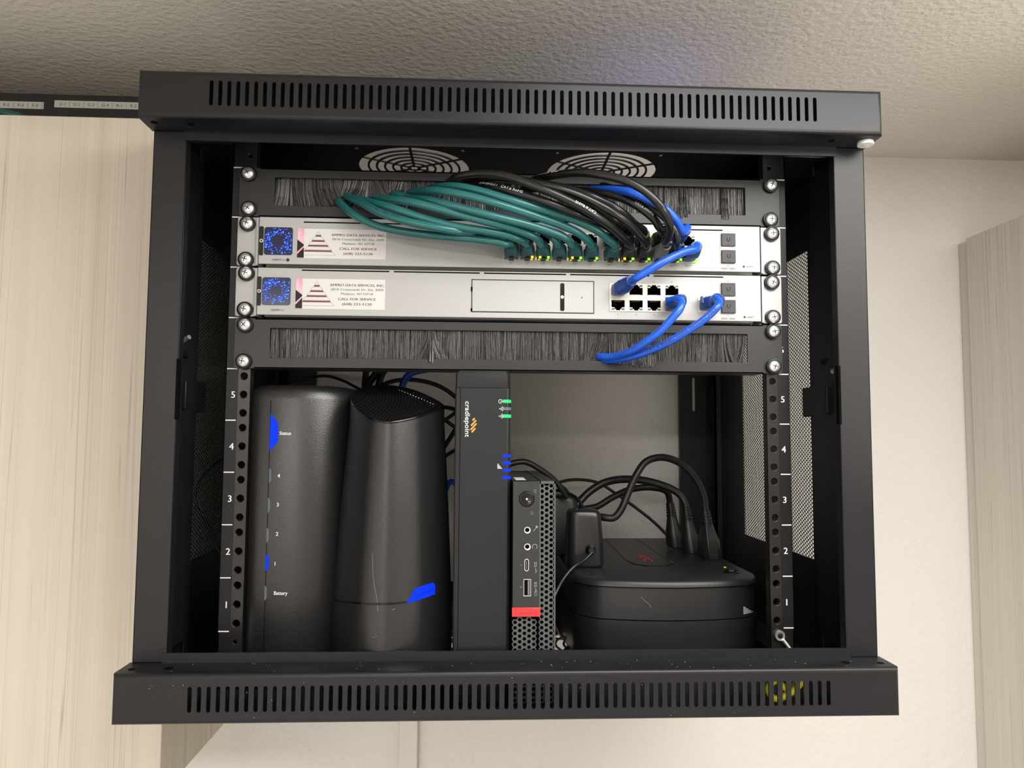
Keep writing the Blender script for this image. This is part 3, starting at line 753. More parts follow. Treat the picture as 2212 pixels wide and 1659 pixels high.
# ---------------------------------------------------------------- patch cables
def sweep_boot(b, path, w0, h0, r1, ribs=True, n=20):
    C = spline(path, 10); C, T, N, Bn = frames(C); L = len(C)
    rings = []
    for i in range(L):
        q = i/(L-1.0); k = min(1, max(0, (q-.35)/.5)); a = w0/2*(1-k)+r1*k; h = h0/2*(1-k)+r1*k
        e = 5.0*(1-k)+2.0*k
        if ribs and q > .42 and q < .97: m = 1.0+(.07 if (i % 3) else -.05); a *= m; h *= m
        ring = []
        for j in range(n):
            t = 2*PI*j/n; c, s_ = math.cos(t), math.sin(t)
            x = a*math.copysign(abs(c)**(2/e), c); y = h*math.copysign(abs(s_)**(2/e), s_)
            # N points up, Bn sideways
            ring.append(C[i]+Bn[i]*x+N[i]*y)
        rings.append(ring)
    b.loft(rings)
def on_tube(C, r, t, s0, h, phi0=0.0, flip=False):
    """lay lettering along a tube path C, starting at arc length s0"""
    C, T, N, Bn = frames(C); L = [0]
    for i in range(1, len(C)): L.append(L[-1]+(C[i]-C[i-1]).length)
    vs, fs = text_mesh(t, .0); out = []
    bm = bmesh.new(); q_ = [bm.verts.new(v) for v in vs]
    for f in fs:
        try: bm.faces.new([q_[i] for i in f])
        except ValueError: pass
    bmesh.ops.triangulate(bm, faces=bm.faces)
    for _ in range(3): bmesh.ops.subdivide_edges(bm, edges=[e for e in bm.edges if e.calc_length() > .13], cuts=1)
    bmesh.ops.triangulate(bm, faces=bm.faces); bm.verts.index_update()
    vs = [tuple(v.co) for v in bm.verts]; fs = [tuple(v.index for v in f.verts) for f in bm.faces]; bm.free()
    x0 = min(p[0] for p in vs); x1 = max(p[0] for p in vs)
    for p in vs:
        u = (p[0]-x0)*h/.73; v = (p[1]-.36)*h/.73
        if flip: u = (x1-x0)*h/.73-u
        if flip is True: v = -v
        s = s0+u; i = 0
        while i < len(L)-2 and L[i+1] < s: i += 1
        q = (s-L[i])/max(1e-6, L[i+1]-L[i]); c = C[i].lerp(C[i+1], q); tt = T[i].lerp(T[i+1], q).normalized()
        nn = Vector((0, -1, .25)); nn = (nn-tt*nn.dot(tt)).normalized(); bb = tt.cross(nn)
        if bb.z < 0: bb = -bb
        ph = v/r+phi0; out.append(c+(nn*math.cos(ph)+bb*math.sin(ph))*(r+.06))
    return out, fs
def patch_cable(label, path, r, jm, boot, bm, group, prints=(), wings=True, boot_w=(11.8, 10.5), clip=True, port=None, printm='white', end2=None):
    """path: list of points; the last one is where the boot begins. boot: list of points from jack outwards"""
    t = thing('patch_cable', label, 'network cable', path[len(path)//2], group)
    C = spline(path, 9)
    b = B(); b.tube(C, r, 14); b.build('jacket', jm, t, smooth=60)
    for bt in ([boot] if end2 is None else [boot, end2]):
        if bt is None: continue
        b = B(); sweep_boot(b, bt, boot_w[0], boot_w[1], r+1.25)
        p0, p1 = Vector(bt[0]), Vector(bt[1])
        b.build('boot', bm, t, smooth=50)
        if wings:
            b = B(); dz = -1 if wings == True else 1
            for s in (-1, 1):
                x = p0.x+s*5.4
                z = sorted((p0.z+dz*3.6, p0.z+dz*7.0))
                b.poly([(0, 0), (0, 0), (0, 0)], 0, 0) if False else None
                y0_, y1_ = p0.y-13, p0.y-1.5
                v = [(x-.6, y0_+3, p0.z), (x+.6, y0_+3, p0.z), (x+.6, y1_, p0.z), (x-.6, y1_, p0.z), (x-.6, y0_+5, p0.z+dz*6.2), (x+.6, y0_+5, p0.z+dz*6.2), (x+.6, y1_-1.5, p0.z+dz*6.6), (x-.6, y1_-1.5, p0.z+dz*6.6)]
                b.add(v, [(0, 1, 2, 3), (4, 5, 6, 7), (0, 1, 5, 4), (1, 2, 6, 5), (2, 3, 7, 6), (3, 0, 4, 7)])
            b.build('boot_wing', bm, t)
        if clip:
            b = B(); dz = -1 if wings != 'up' else 1
            b.box(p0.x-2.2, p0.x+2.2, p0.y-9, p0.y+2, *sorted((p0.z+dz*5.4, p0.z+dz*6.6))); b.build('latch_clip', 'black' if bm != 'blueboot' else 'clear', t, bevel=.3)
        b = B(); b.box(p0.x-5.6, p0.x+5.6, p0.y-.5, p0.y+8, p0.z-3.8, p0.z+3.8); b.build('plug', 'clear', t, bevel=.4)
    for (s, s0, h, ph, fl) in prints:
        v, f = on_tube(C, r, s, s0, h, ph, fl); b = B(); b.add(v, f); b.build('cable_print', printm, t, smooth=0)
    return t
def px(lst): return [at(*q) for q in lst]
TE = 'teal patch cables across the switch'
def lower_boot(cx, lean=-1.5, z=RB): l = lean; return [(cx, -7, z-.3), (cx+l*.1, -16, z-.2), (cx+l*.5, -22.5, z+.4), (cx+l, -28.5, z+1.5)]
def lowp(cx, lean=-1.5, z=RB):
    """cable points coming into a lower boot"""
    l = lean; return [(cx+l*1.3-.8, -32.5, z+2.5), (cx+l*.9, -27, z+1.2)]
M['tealprint'] = mat('dark_cable_lettering', (0.006, 0.035, 0.035), 0.5)
def entry(px_, py_, n=18): p = at(px_, py_, -1); return [Vector((p.x+4, 26, p.z+1)), Vector((p.x+1, 8, p.z+.5)), p]
teal = [
 ('teal patch cable forming the lowest strand, plugged in furthest left', entry(731, 434), [(762, 462, -20), (812, 487, -26), (874, 501, -30), (949, 510, -33), (1023, 516, -36), (1075, 523, -37), (1093, 527, -35)], colsA[0], -1, []),
 ('teal patch cable plugged in second from the left, beside a yellow light', entry(770, 430), [(800, 437, -22), (850, 450, -40), (924, 474, -44), (985, 489, -44), (1048, 499, -44), (1098, 509, -42), (1122, 517, -38)], colsA[1], -2, []),
 ('brightest teal patch cable in front, plugged in third from the left', entry(806, 428), [(835, 430, -28), (890, 437, -46), (949, 452, -50), (1000, 466, -50), (1048, 478, -50), (1098, 491, -48), (1140, 505, -44), (1158, 514, -40)], colsA[2], -3.2, []),
 ('teal patch cable half hidden under its neighbours, plugged in fourth from the left', entry(850, 420), [(900, 432, -20), (973, 450, -30), (1048, 466, -34), (1110, 480, -34), (1160, 494, -33), (1188, 508, -33), (1197, 516, -35)], colsA[3], -3, []),
 ('teal patch cable with long dark lettering across the middle of the bundle', entry(868, 424), [(885, 428, -20), (924, 432, -42), (973, 443, -52), (1023, 456, -54), (1073, 469, -54), (1130, 483, -52), (1175, 496, -48), (1210, 508, -43), (1224, 516, -40)], colsA[4], -4.5, [('VERIFIED ANSI/TIA-568.2-D CAT.6 Patch Cable ROHS', 55, 2.1, .25, True)]),
 ('second highest teal patch cable, its boot left of the gap in the ports', entry(886, 416), [(905, 414, -24), (940, 412, -44), (985, 418, -54), (1030, 428, -57), (1085, 444, -57), (1147, 464, -54), (1200, 482, -50), (1243, 500, -45), (1262, 513, -40)], colsA[5], -2.5, [('EXTRA', 38, 1.9, .3, True)]),
 ('highest teal patch cable, its boot right of the gap beside the black boots', entry(930, 408), [(950, 404, -28), (986, 403, -44), (1030, 411, -52), (1085, 427, -56), (1147, 446, -56), (1205, 463, -54), (1255, 481, -50), (1297, 503, -44), (1310, 515, -39)], colsB[0], -.5, []),
 ('teal patch cable with dark lettering crossing behind the lowest port strands', entry(748, 424), [(780, 438, -24), (824, 461, -38), (874, 477, -44), (924, 488, -46), (973, 497, -44), (1011, 502, -38), (1060, 506, -26), (1090, 508, -22)], None, 0, [('VERIFIED ANSI/TIA CAT.6   Patch   Cable   ROHS', 45, 2.1, .1, False)]),
]
for lb, e, mid, cx, lean, prints in teal:
    if cx is None:
        tx, tz = colsA[1], RT
        pth = e+px(mid)+[Vector((tx-6, -20, tz+1)), Vector((tx-2, -18, tz))]
        patch_cable(lb, pth, 3.4, 'teal', [(tx, -7, tz), (tx, -12, tz), (tx-1, -16, tz), (tx-3, -19, tz)], 'tealboot', TE, prints, wings='up', printm='tealprint')
    else:
        patch_cable(lb, e+px(mid)+lowp(cx, lean), 3.4, 'teal', lower_boot(cx, lean), 'tealboot', TE, prints, printm='tealprint')
BK = 'black patch cables across the switch'
def top_boot(cx, lean=-1): return [(cx, -7, RT), (cx, -12, RT), (cx+lean*.4, -17, RT+.8), (cx+lean, -22, RT+2)]
def topp(cx, lean=-1): return [(cx+lean*1.8, -25, RT+3.5), (cx+lean, -20, RT+1.6)]
patch_cable('black patch cable arching highest at left, ending in the port marked 16', entry(962, 404)+px([(972, 392, -20), (989, 382, -34), (1036, 375, -46), (1098, 381, -60), (1152, 401, -66), (1206, 423, -68), (1261, 451, -66), (1305, 479, -58), (1335, 503, -46)])+lowp(colsB[1], -1), 3.4, 'blackcable', lower_boot(colsB[1], -1), 'blackboot', BK, [('CAT.6 RoHS', 172, 2.6, .1, True)])
patch_cable('black patch cable lettered CAT.6 RoHS above the highest teal strand', entry(1000, 404)+px([(1025, 402, -24), (1062, 404, -44), (1098, 412, -54), (1152, 427, -60), (1206, 446, -62), (1261, 468, -56), (1300, 484, -42), (1320, 494, -30)])+topp(colsB[0]+4), 3.4, 'blackcable', top_boot(colsB[0]+.01), 'blackboot', BK, [('ETA-568-B.2-1   CAT.6 RoHS', 66, 2.7, .15, False)])
patch_cable('black patch cable ending in the port marked 18', entry(1000, 393)+px([(1040, 386, -26), (1098, 388, -44), (1170, 399, -58), (1243, 419, -62), (1297, 444, -62), (1340, 470, -57), (1369, 495, -48)])+lowp(colsB[2], -1), 3.4, 'blackcable', lower_boot(colsB[2], -1), 'blackboot', BK)
patch_cable('black patch cable passing behind the one to port 18', entry(1100, 390)+px([(1150, 394, -30), (1237, 410, -48), (1295, 431, -54), (1345, 460, -48), (1372, 485, -34)])+topp(colsB[2]), 3.4, 'blackcable', top_boot(colsB[2]), 'blackboot', BK)
patch_cable('black patch cable lying above the port marked 15', entry(1130, 410)+px([(1180, 408, -22), (1230, 422, -34), (1280, 446, -40), (1320, 470, -38), (1345, 490, -32)])+topp(colsB[1]), 3.4, 'blackcable', top_boot(colsB[1]), 'blackboot', BK)
patch_cable('black lettered patch cable dropping beside the grey boot', entry(1240, 412)+px([(1289, 416, -30), (1338, 427, -42), (1381, 448, -48), (1412, 473, -46), (1428, 495, -40)])+[Vector((colsB[3]+3, -34, RT+3)), Vector((colsB[3]+1, -26, RT+1))], 3.4, 'blackcable', [(colsB[3], -7, RT), (colsB[3], -12, RT), (colsB[3]+.4, -18, RT+.3), (colsB[3]+1, -28, RT+1)], 'blackboot', BK, [('CAT.6 24AWG', 100, 2.0, .2, False)])
patch_cable('black patch cable in a wide loop, ending in a grey boot', entry(1150, 392)+px([(1172, 384, -24), (1208, 377, -42), (1251, 373, -56), (1295, 377, -66), (1352, 391, -74), (1396, 415, -78), (1426, 445, -78), (1443, 475, -72), (1447, 502, -62), (1437, 524, -50)])+[Vector((colsB[3]+2.0, -38, RB+4.0)), Vector((colsB[3]+.6, -30, RB+1.6))], 3.4, 'blackcable', [(colsB[3], -7, RB), (colsB[3], -18, RB+.1), (colsB[3]+.3, -25, RB+.8), (colsB[3]+1, -33, RB+2.4)], 'greyboot', BK, [('4PAIR   MEDIABRIDGE', 42, 2.5, .35, True)])
patch_cable('black patch cable curling down into the port marked 22', entry(1300, 400)+px([(1340, 412, -26), (1385, 433, -44), (1420, 458, -52), (1448, 484, -56), (1462, 510, -54), (1463, 531, -46)])+[Vector((colsB[4]+.3, -34, RB+1.6)), Vector((colsB[4], -26, RB+.5))], 2.7, 'blackcable', [(colsB[4], -7, RB), (colsB[4], -14, RB), (colsB[4], -20, RB+.2), (colsB[4], -27, RB+.6)], 'blackboot', BK)
BL = 'blue patch cables'
patch_cable('blue patch cable dropping from the upper brush panel behind the black loop', entry(1270, 412)+px([(1300, 410, -24), (1330, 411, -40), (1367, 417, -52), (1410, 436, -56), (1442, 456, -55), (1464, 481, -50), (1474, 500, -44)])+[Vector((colsB[4]+4.8, -36, RT+3.8)), Vector((colsB[4]+3.6, -30, RT+1.6))], 3.5, 'blue', [(colsB[4]+.0, -7, RT), (colsB[4]+.6, -16, RT), (colsB[4]+2, -25, RT+.5), (colsB[4]+4.4, -33, RT+2.8)], 'blueboot', BL, wings=False, clip=False)
# short jumper: switch port 24 to gateway port 1
g24 = colsB[5]
e1 = [Vector((g24, -7, RB)), Vector((g24, -15, RB+.4)), Vector((g24+.8, -23, RB+1.6)), Vector((g24+.3, -31, RB+2.8))]
p1x, p1z = cols[0], gr[1][0]
tgt = at(1366, 604, -36)
e2 = [Vector((p1x, -7, p1z)), Vector((p1x+.8, -16, p1z-.2)), Vector((p1x+5, -26, p1z+2)), Vector((tgt.x, -34, tgt.z-.4))]
patch_cable('short blue jumper cable from switch port 24 down to gateway port 1',
            [e1[2], e1[3]+Vector((0, 0, 0)), at(1501, 538, -36), at(1480, 543, -40), at(1439, 562, -44), at(1400, 585, -43), at(1375, 600, -40), e2[3], e2[2]], 3.4, 'blue', e1, 'blueboot', BL, wings=False, clip=False, end2=e2)
c8 = cols[3]; z8 = gr[0][0]
tb = at(1463, 650, -30)
patch_cable('blue patch cable from gateway port 8 down into the lower brush panel',
            [Vector((tb.x-6, -24, tb.z+1)), Vector(at(1463, 647, -33)), at(1472, 655, -40), at(1468, 668, -43), at(1454, 685, -43), at(1428, 714, -40), at(1396, 738, -34), at(1362, 759, -24), at(1325, 771, -10), at(1298, 771, -1), Vector((at(1290, 771, 6).x, 8, at(1290, 771, 6).z)), Vector((at(1280, 770, 20).x, 26, at(1280, 770, 20).z))],
            3.4, 'blue', [Vector((c8-1, -7, z8)), Vector((c8, -14, z8+.4)), Vector((c8+3, -23, z8+1.5)), Vector(at(1464, 648, -33))], 'blueboot', BL, wings='up', boot_w=(11.5, 10.5), clip=False)
w9x, w9z = (w0_.x+w1_.x)/2, (w0_.z+w1_.z)/2
patch_cable('blue lettered patch cable from the lone gateway port into the lower brush panel',
            [Vector(at(1540, 646, -28)), Vector(at(1547, 645, -34)), at(1553, 654, -40), at(1550, 662, -43), at(1535, 678, -43), at(1512, 697, -42), at(1483, 716, -40), at(1450, 736, -36), at(1410, 755, -28), at(1367, 770, -18), at(1330, 777, -8), at(1304, 777, 0), Vector((at(1294, 777, 8).x, 10, at(1294, 777, 8).z)), Vector((at(1286, 776, 20).x, 28, at(1286, 776, 20).z))],
            3.3, 'blue', [Vector((w9x-1, -7, w9z)), Vector((w9x, -14, w9z+.2)), Vector((w9x+5, -23, w9z+.8)), Vector(at(1548, 645, -34))], 'blueboot', BL, [('CAT 6 SERIES 1000X PATCH CABLE', 22, 3.2, 0, 'u')], wings='up', clip=True, printm='blueprint' if 'blueprint' in M else 'ink')

# ---------------------------------------------------------------- left modem tower
def proj_y(bv, lift=0.15):
    def fn(x, y, z):
        h = bv.ray_cast(Vector((x, -300, z)), Vector((0, 1, 0)))
        return (x, (h[0].y if h[0] is not None else 0)-lift-y*1.0, z)
    return fn
FLZ = -47.4
def sup(cx, cy, a, b_, e, n=48, ey=None):
    out = []
    for i in range(n):
        t = 2*PI*i/n; c, s_ = math.cos(t), math.sin(t)
        out.append((cx+a*math.copysign(abs(c)**(2/e), c), cy+b_*math.copysign(abs(s_)**(2/e), s_)))
    return out
t = thing('modem', 'leftmost black rounded tower with blue status light and white lettering', 'modem', (-183, 70, FLZ), 'black tower devices on the cabinet floor')
b = B(); rings = []
MO = dense([(-233, 48, 0), (-233.5, 28, 0), (-231, 12, 0), (-223, 1.5, 0), (-209, -3, 0), (-195, -5, 0), (-181, -4.5, 0), (-166, 0, 0), (-153, 9, 0), (-143.5, 23, 0), (-138, 42, 0), (-136, 66, 0), (-138, 95, 0), (-144, 125, 0), (-157, 148, 0), (-177, 160, 0), (-200, 161, 0), (-220, 152, 0), (-230, 126, 0), (-233, 85, 0)], 5)
for z, k in ((FLZ, 1.5), (FLZ+3, 0), (80, 0), (196, 0), (202, 1.2), (206, 4.0), (208.2, 7.5), (209, 12)):
    rings.append([(-184+(p.x+184)*(1-k/50), 78+(p.y-78)*(1-k/83), z) for p in MO])
b.loft(rings); body = b; bv = b.bvh()
b.build('casing', 'tower', t, smooth=50)
fn = proj_y(bv)
def strip(b, pts, fn, lift=.0, sub=3):
    """thin decal from an (x, z) outline laid on a surface"""
    P = []
    for i in range(len(pts)):
        p, q = Vector(pts[i]), Vector(pts[(i+1) % len(pts)])
        for k in range(sub): P.append(p.lerp(q, k/sub))
    n = len(P); v = [fn(p.x, lift, p.y) for p in P]+[(lambda w_: (w_[0], w_[1]+1.2, w_[2]))(fn(p.x, lift, p.y)) for p in P]
    b.add(v, [tuple(range(n))]+[(i, i+n, (i+1) % n+n, (i+1) % n) for i in range(n)])
def pxz(lst, Y): return [(at(a, c, Y).x, at(a, c, Y).z) for a, c in lst]
b = B()
pt = pxz([(590.5, 838), (570.5, 1403)], -3)
xs0, xs1 = pt[0][0]-.2, pt[1][0]
for i in range(24):
    za, zb_ = 205-i*10.4, 205-(i+1)*10.4; xa = xs0+(xs1-xs0)*i/24*.0-0; 
    strip(b, [(-208.3, zb_), (-207.9, zb_), (-207.9, za), (-208.3, za)], fn, .05, 1)
b.build('seam', 'hole', t)
YA = -1.5
b = B(); strip(b, pxz([(586, 895), (597, 906), (603, 918), (602, 953), (597, 961), (583, 973)], YA), fn, .1); lab(b.build('status_light', 'bluelit', t), 'lit blue status light')
b = B(); strip(b, pxz([(575.5, 1197), (580, 1199), (582, 1203), (581, 1226), (579, 1231), (574.5, 1232)], YA), fn, .1); lab(b.build('status_light', 'bluelit', t), 'small lit blue light')
for yy, xx in ((1027, 584), (1091, 581.5), (1155, 578.5), (1280, 574)):
    b = B(); strip(b, pxz([(xx-1.5, yy-16), (xx+3, yy-13), (xx+4, yy-9), (xx+3.5, yy+9), (xx+2, yy+13), (xx-2, yy+17)], YA), fn, .08); b.build('indicator_window', 'ledoff', t)
b = B()
for s_, x0, x1, y_, h in (('Status', 606, 631, 935.5, 3.1), ('Battery', 594, 623, 1279, 3.2)):
    p0, p1 = at(x0, y_, YA), at(x1, y_, YA); b.text(s_, p0.x, p0.z, h, p1.x-p0.x, .1, fn=fn, bold=.02)
for s_, x0, y_ in (('4', 601.5, 1027), ('3', 600, 1089), ('2', 598, 1152), ('1', 595.5, 1216)):
    p0 = at(x0, y_, YA); b.text(s_, p0.x, p0.z, 3.3, None, .1, fn=fn, bold=.02)
b.build('lettering', 'white', t, smooth=0)

# ---------------------------------------------------------------- router tower with slanted vented top
t = thing('router', 'tapered black tower with slanted slotted top and a blue badge', 'router', (-104, 20, FLZ), 'black tower devices on the cabinet floor')
rim = [(757, 863), (769, 847), (790, 838.5), (821, 834.5), (852, 836), (894, 845), (930, 860), (952, 872), (960, 880), (952, 886), (925, 895), (894, 906), (852, 914.5), (826, 914), (803, 908), (779, 893), (764, 879)]
TS = .40
def on_slant(px_, py_):
    # plane z = 178 + TS*(y+22)
    d = Vector(((px_-1106)/F, 1.0, -(py_-829.5)/F)); d = Vector([sum(CM[i][j]*d[j] for j in range(3)) for i in range(3)])
    k = (178+TS*(CP.y+38)-CP.z)/(d.z-TS*d.y); return CP+d*k
R0 = [on_slant(*q) for q in rim]
cc = sum(R0, Vector())/len(R0)
R = dense(R0, 5)
bx0, bx1 = min(p.x for p in R), max(p.x for p in R)
bottom_x0, bottom_x1 = -155.5, -50.8
def ring_at(f):
    """f = 1 top rim, 0 floor; the body keeps its widest section below the seam"""
    out = []
    for p in R:
        zz = FLZ+(p.z-FLZ)*f
        w_ = min(1.0, max(0.0, (zz-10)/(178-10))); w_ = w_*w_*.35+w_*.65
        kx = 1+((bottom_x1-bottom_x0)/(bx1-bx0)-1)*(1-w_); cxp = cc.x+((bottom_x0+bottom_x1)/2-(bx0+bx1)/2)*(1-w_)
        ky = 1+.10*(1-w_)
        out.append(Vector((cxp+(p.x-(bx0+bx1)/2)*kx+(bx0+bx1)/2-cc.x, cc.y+(p.y-cc.y)*ky+(1-w_)*4, zz)))
    return out
fs_ = [0, .01, .1, .2, .3, .4, .5, .6, .7, .8, .9, .96, 1.0]
b = B(); b.loft([ring_at(f) for f in fs_]); bv = b.bvh(); b.build('casing', 'tower', t, smooth=50)
up = Vector((0, -TS, 1)).normalized()
def rimring(k, h): return [cc+(p-cc)*k+up*h for p in R]
b = B(); b.loft([rimring(1.0, -.5), rimring(1.004, .9), rimring(.985, 1.7), rimring(.955, 1.2), rimring(.945, -.6), rimring(.94, -.8)], cap=False)
b.build('top_rim', 'gloss', t, smooth=60)
b = B(); b.loft([rimring(.95, .05), rimring(.95, .4)]); top = b.build('top_plate', 'gloss', t, smooth=40)
# curved vent fins of the top plate
b = B(); xs = [p.x for p in R]
ty = Vector((0, 1, TS)).normalized()
def half(xq):
    """extent of the rim along the slant direction at x"""
    ys = []
    for i in range(len(R)):
        p, q = R[i], R[(i+1) % len(R)]
        if (p.x-xq)*(q.x-xq) <= 0 and abs(p.x-q.x) > 1e-6:
            k = (xq-p.x)/(q.x-p.x); ys.append(p.y+(q.y-p.y)*k)
    return (min(ys), max(ys)) if len(ys) > 1 else None
nf = 22
for i in range(nf):
    xq = min(xs)+9+(max(xs)-min(xs)-20)*i/(nf-1); h = half(xq)
    if not h: continue
    y0_, y1_ = h[0]+4.0, h[0]+(h[1]-h[0])*.93-2
    if y1_-y0_ < 3: continue
    P = []
    for k in range(9):
        q = k/8.0; y = y0_+(y1_-y0_)*q; x = xq+9*math.sin(q*PI*.9)*(1-i/nf*.4)-3
        z = 178+TS*(y+38); P.append(Vector((x, y, z))+up*.9)
    P = [p for p in P if p.x < max(xs)-3]
    if len(P) > 2: b.tube(P, .55, 6)
b.build('vent_fins', 'black', t, smooth=60)
b = B()
for i in range(13):
    p = R0[4].lerp(R0[8], .12+.85*i/13); q = cc+(p-cc)*.86+up*1.0; b.lathe(q, [(.05, .5), (.5, .4), (.6, 0)], 8, 'z')
b.build('vent_dots', 'silver2', t)
fn = proj_y(bv)
# seam band rising into the badge
seam = [(713, 1291), (722, 1295), (745, 1300), (780, 1303), (815, 1304.5), (845, 1304), (868, 1302), (880, 1300.5)]
def ray_body(px_, py_):
    d = Vector(((px_-1106)/F, 1.0, -(py_-829.5)/F)); d = Vector([sum(CM[i][j]*d[j] for j in range(3)) for i in range(3)]).normalized()
    h = bv.ray_cast(CP, d); return h[0]
sm = [ray_body(*q) for q in seam]; sm = [p for p in sm if p is not None]
b = B()
for i in range(len(sm)-1):
    for k in range(4):
        p, q = sm[i].lerp(sm[i+1], k/4), sm[i].lerp(sm[i+1], (k+1)/4)
        strip(b, [(p.x, p.z-.9), (q.x, q.z-.9), (q.x, q.z+.9), (p.x, p.z+.9)], fn, .06, 1)
b.build('seam_band', 'gloss', t)
bd = [(877, 1302.5), (885, 1293), (893, 1276), (899, 1270), (917, 1264), (934, 1259), (938, 1260), (940, 1266), (940, 1283), (925, 1289), (910, 1294), (893, 1299.5)]
bp = [ray_body(*q) for q in bd]; ok = [p for p in bp if p is not None]
b = B(); strip(b, [(p.x, p.z) for p in ok], fn, .25, 2); bg = b.build('badge', 'bluelit', t)
p0, p1 = ray_body(897, 1285), ray_body(936, 1272)
M['bluemark'] = mat('dark_blue_emboss', (0.0, 0.005, 0.10), 0.4, emit=(0.0, 0.015, 0.5), estr=.45)
b = B(); b.text('Spectrum\u203a', p0.x, p0.z, 3.3, (p1-p0).x*1.02, .45, fn=fn, rot=math.atan2(p1.z-p0.z, p1.x-p0.x)); b.build('badge_lettering', 'bluemark', bg, smooth=0)
b = B()
sc_ = [ray_body(*q) for q in ((804, 1195), (805, 1225), (808, 1262), (814, 1290), (817, 1320))]
for i in range(len(sc_)-1):
    if sc_[i] is None or sc_[i+1] is None: continue
    for k in range(4):
        p, q = sc_[i].lerp(sc_[i+1], k/4), sc_[i].lerp(sc_[i+1], (k+1)/4); strip(b, [(p.x-.12, p.z), (q.x-.12, q.z), (q.x+.12, q.z), (p.x+.12, p.z)], fn, .03, 1)
for q in ((848, 1317), (851, 1316), (812, 1375), (806, 1377)):
    p = ray_body(*q); strip(b, [(p.x-.5, p.z-.2), (p.x+.6, p.z-.1), (p.x+.5, p.z+.3), (p.x-.2, p.z+.3)], fn, .04, 1)
b.build('scratch', 'greyink', t)

# ---------------------------------------------------------------- cellular router box
t = thing('cellular_router', 'flat upright dark grey box with amber logo and green and blue lights', 'router', (-26, 50, FLZ), 'black tower devices on the cabinet floor')
CF = -40.0
x0, x1 = -49.2, -3.4
def boxsec(x0, x1, y0, y1, ch, z): return [(x0+1, y0, z), (x1-ch, y0, z), (x1, y0+ch, z), (x1, y1, z), (x0, y1, z), (x0, y0+1, z)]
b = B(); b.loft([boxsec(x0, x1, CF, 120, 2.4, FLZ), boxsec(x0, x1, CF, 120, 2.4, 205)]); b.build('casing', 'grey', t, bevel=.5, smooth=30)
b = B(); b.loft([boxsec(x0+.4, x1-.2, CF+.3, 119.6, 2.4, 205.2), boxsec(x0+.6, x1-.4, CF+.5, 119.6, 2.4, 216.5), boxsec(x0+2.6, x1-2.4, CF+2.2, 118, 2.4, 219.5)]); b.build('end_cap', 'black', t, smooth=30)
b = B(); xs_ = at(993, 1000, CF).x; b.box(xs_-.25, xs_+.25, CF-.08, CF+.2, FLZ+.2, 204.8); b.build('seam', 'hole', t)
b = B(); a0, a1 = at(1011, 867, CF), at(1011, 944, CF); b.text('cradlepoint', a0.x-.2, a0.z, 4.0, a0.z-a1.z, CF-.1, rot=-PI/2, bold=.012)
# small icons by the lights
for (cx_, cy_) in ((1081, 867),):
    p = at(cx_, cy_, CF); q = [p+Vector((1.5*math.cos(w_), 0, 1.5*math.sin(w_))) for w_ in [.5+i*(2*PI-1)/14 for i in range(15)]]; b.tube([Vector((u.x, CF-.1, u.z)) for u in q], .22, 5); b.box(p.x, p.x+2, CF-.2, CF-.05, p.z-.2, p.z+.2)
for (cx_, cy_) in ((1079, 883), (1078, 899)):
    p = at(cx_, cy_, CF)
    for r_ in (1.0, 2.0, 3.0):
        q = [Vector((p.x+r_*math.cos(w_), CF-.1, p.z+r_*math.sin(w_))) for w_ in [-.7+i*1.4/6 for i in range(7)]]; b.tube(q, .2, 5)
    b.cyl((p.x, CF-.2, p.z), .35, .1, 'y', 8)
p = at(1074, 1003, CF)
for k in range(4): b.box(p.x+.2, p.x+1.2+k*.9, CF-.2, CF-.05, p.z-k*1.05-.3, p.z-k*1.05+.3)
b.build('lettering', 'white', t, smooth=0)
b = B(); p = at(1023, 920, CF)
for k, (dx, l0) in enumerate(((-2.2, 2.5), (-.7, 6.0), (.8, 7.0), (2.3, 4.5))):
    a = math.radians(-45); c = Vector((p.x, CF-.12, p.z+5.4-k*3.0)); d = Vector((math.cos(a), 0, math.sin(a)))*(-1); d = Vector((-.66, 0, -.75)); n = Vector((-d.z, 0, d.x))*.62
    a0 = c-d*l0/2; a1 = c+d*l0/2; v = [a0-n, a1-n, a1+n, a0+n]; v += [q+Vector((0, .1, 0)) for q in v]
    b.add(v, [(0, 1, 2, 3), (4, 5, 6, 7), (0, 1, 5, 4), (1, 2, 6, 5), (2, 3, 7, 6), (3, 0, 4, 7)])
b.build('logo', 'amber', t)
for py_, mn in ((867, 'greenlit'), (883, 'ledoff'), (899, 'greenlit'), (985, 'bluelit'), (1000, 'bluelit'), (1016, 'bluelit'), (1032, 'bluelit')):
    p = at(1101, py_, CF); b = B(); b.loft([[(x1-6.6, CF-.25, p.z+k), (x1-2.4, CF-.25, p.z+k), (x1+.3, CF+2.4, p.z+k), (x1+.3, CF+4, p.z+k), (x1-6.6, CF+4, p.z+k)] for k in (-1.25, 1.25)])
    b.build('indicator_light', mn, t, bevel=.2)

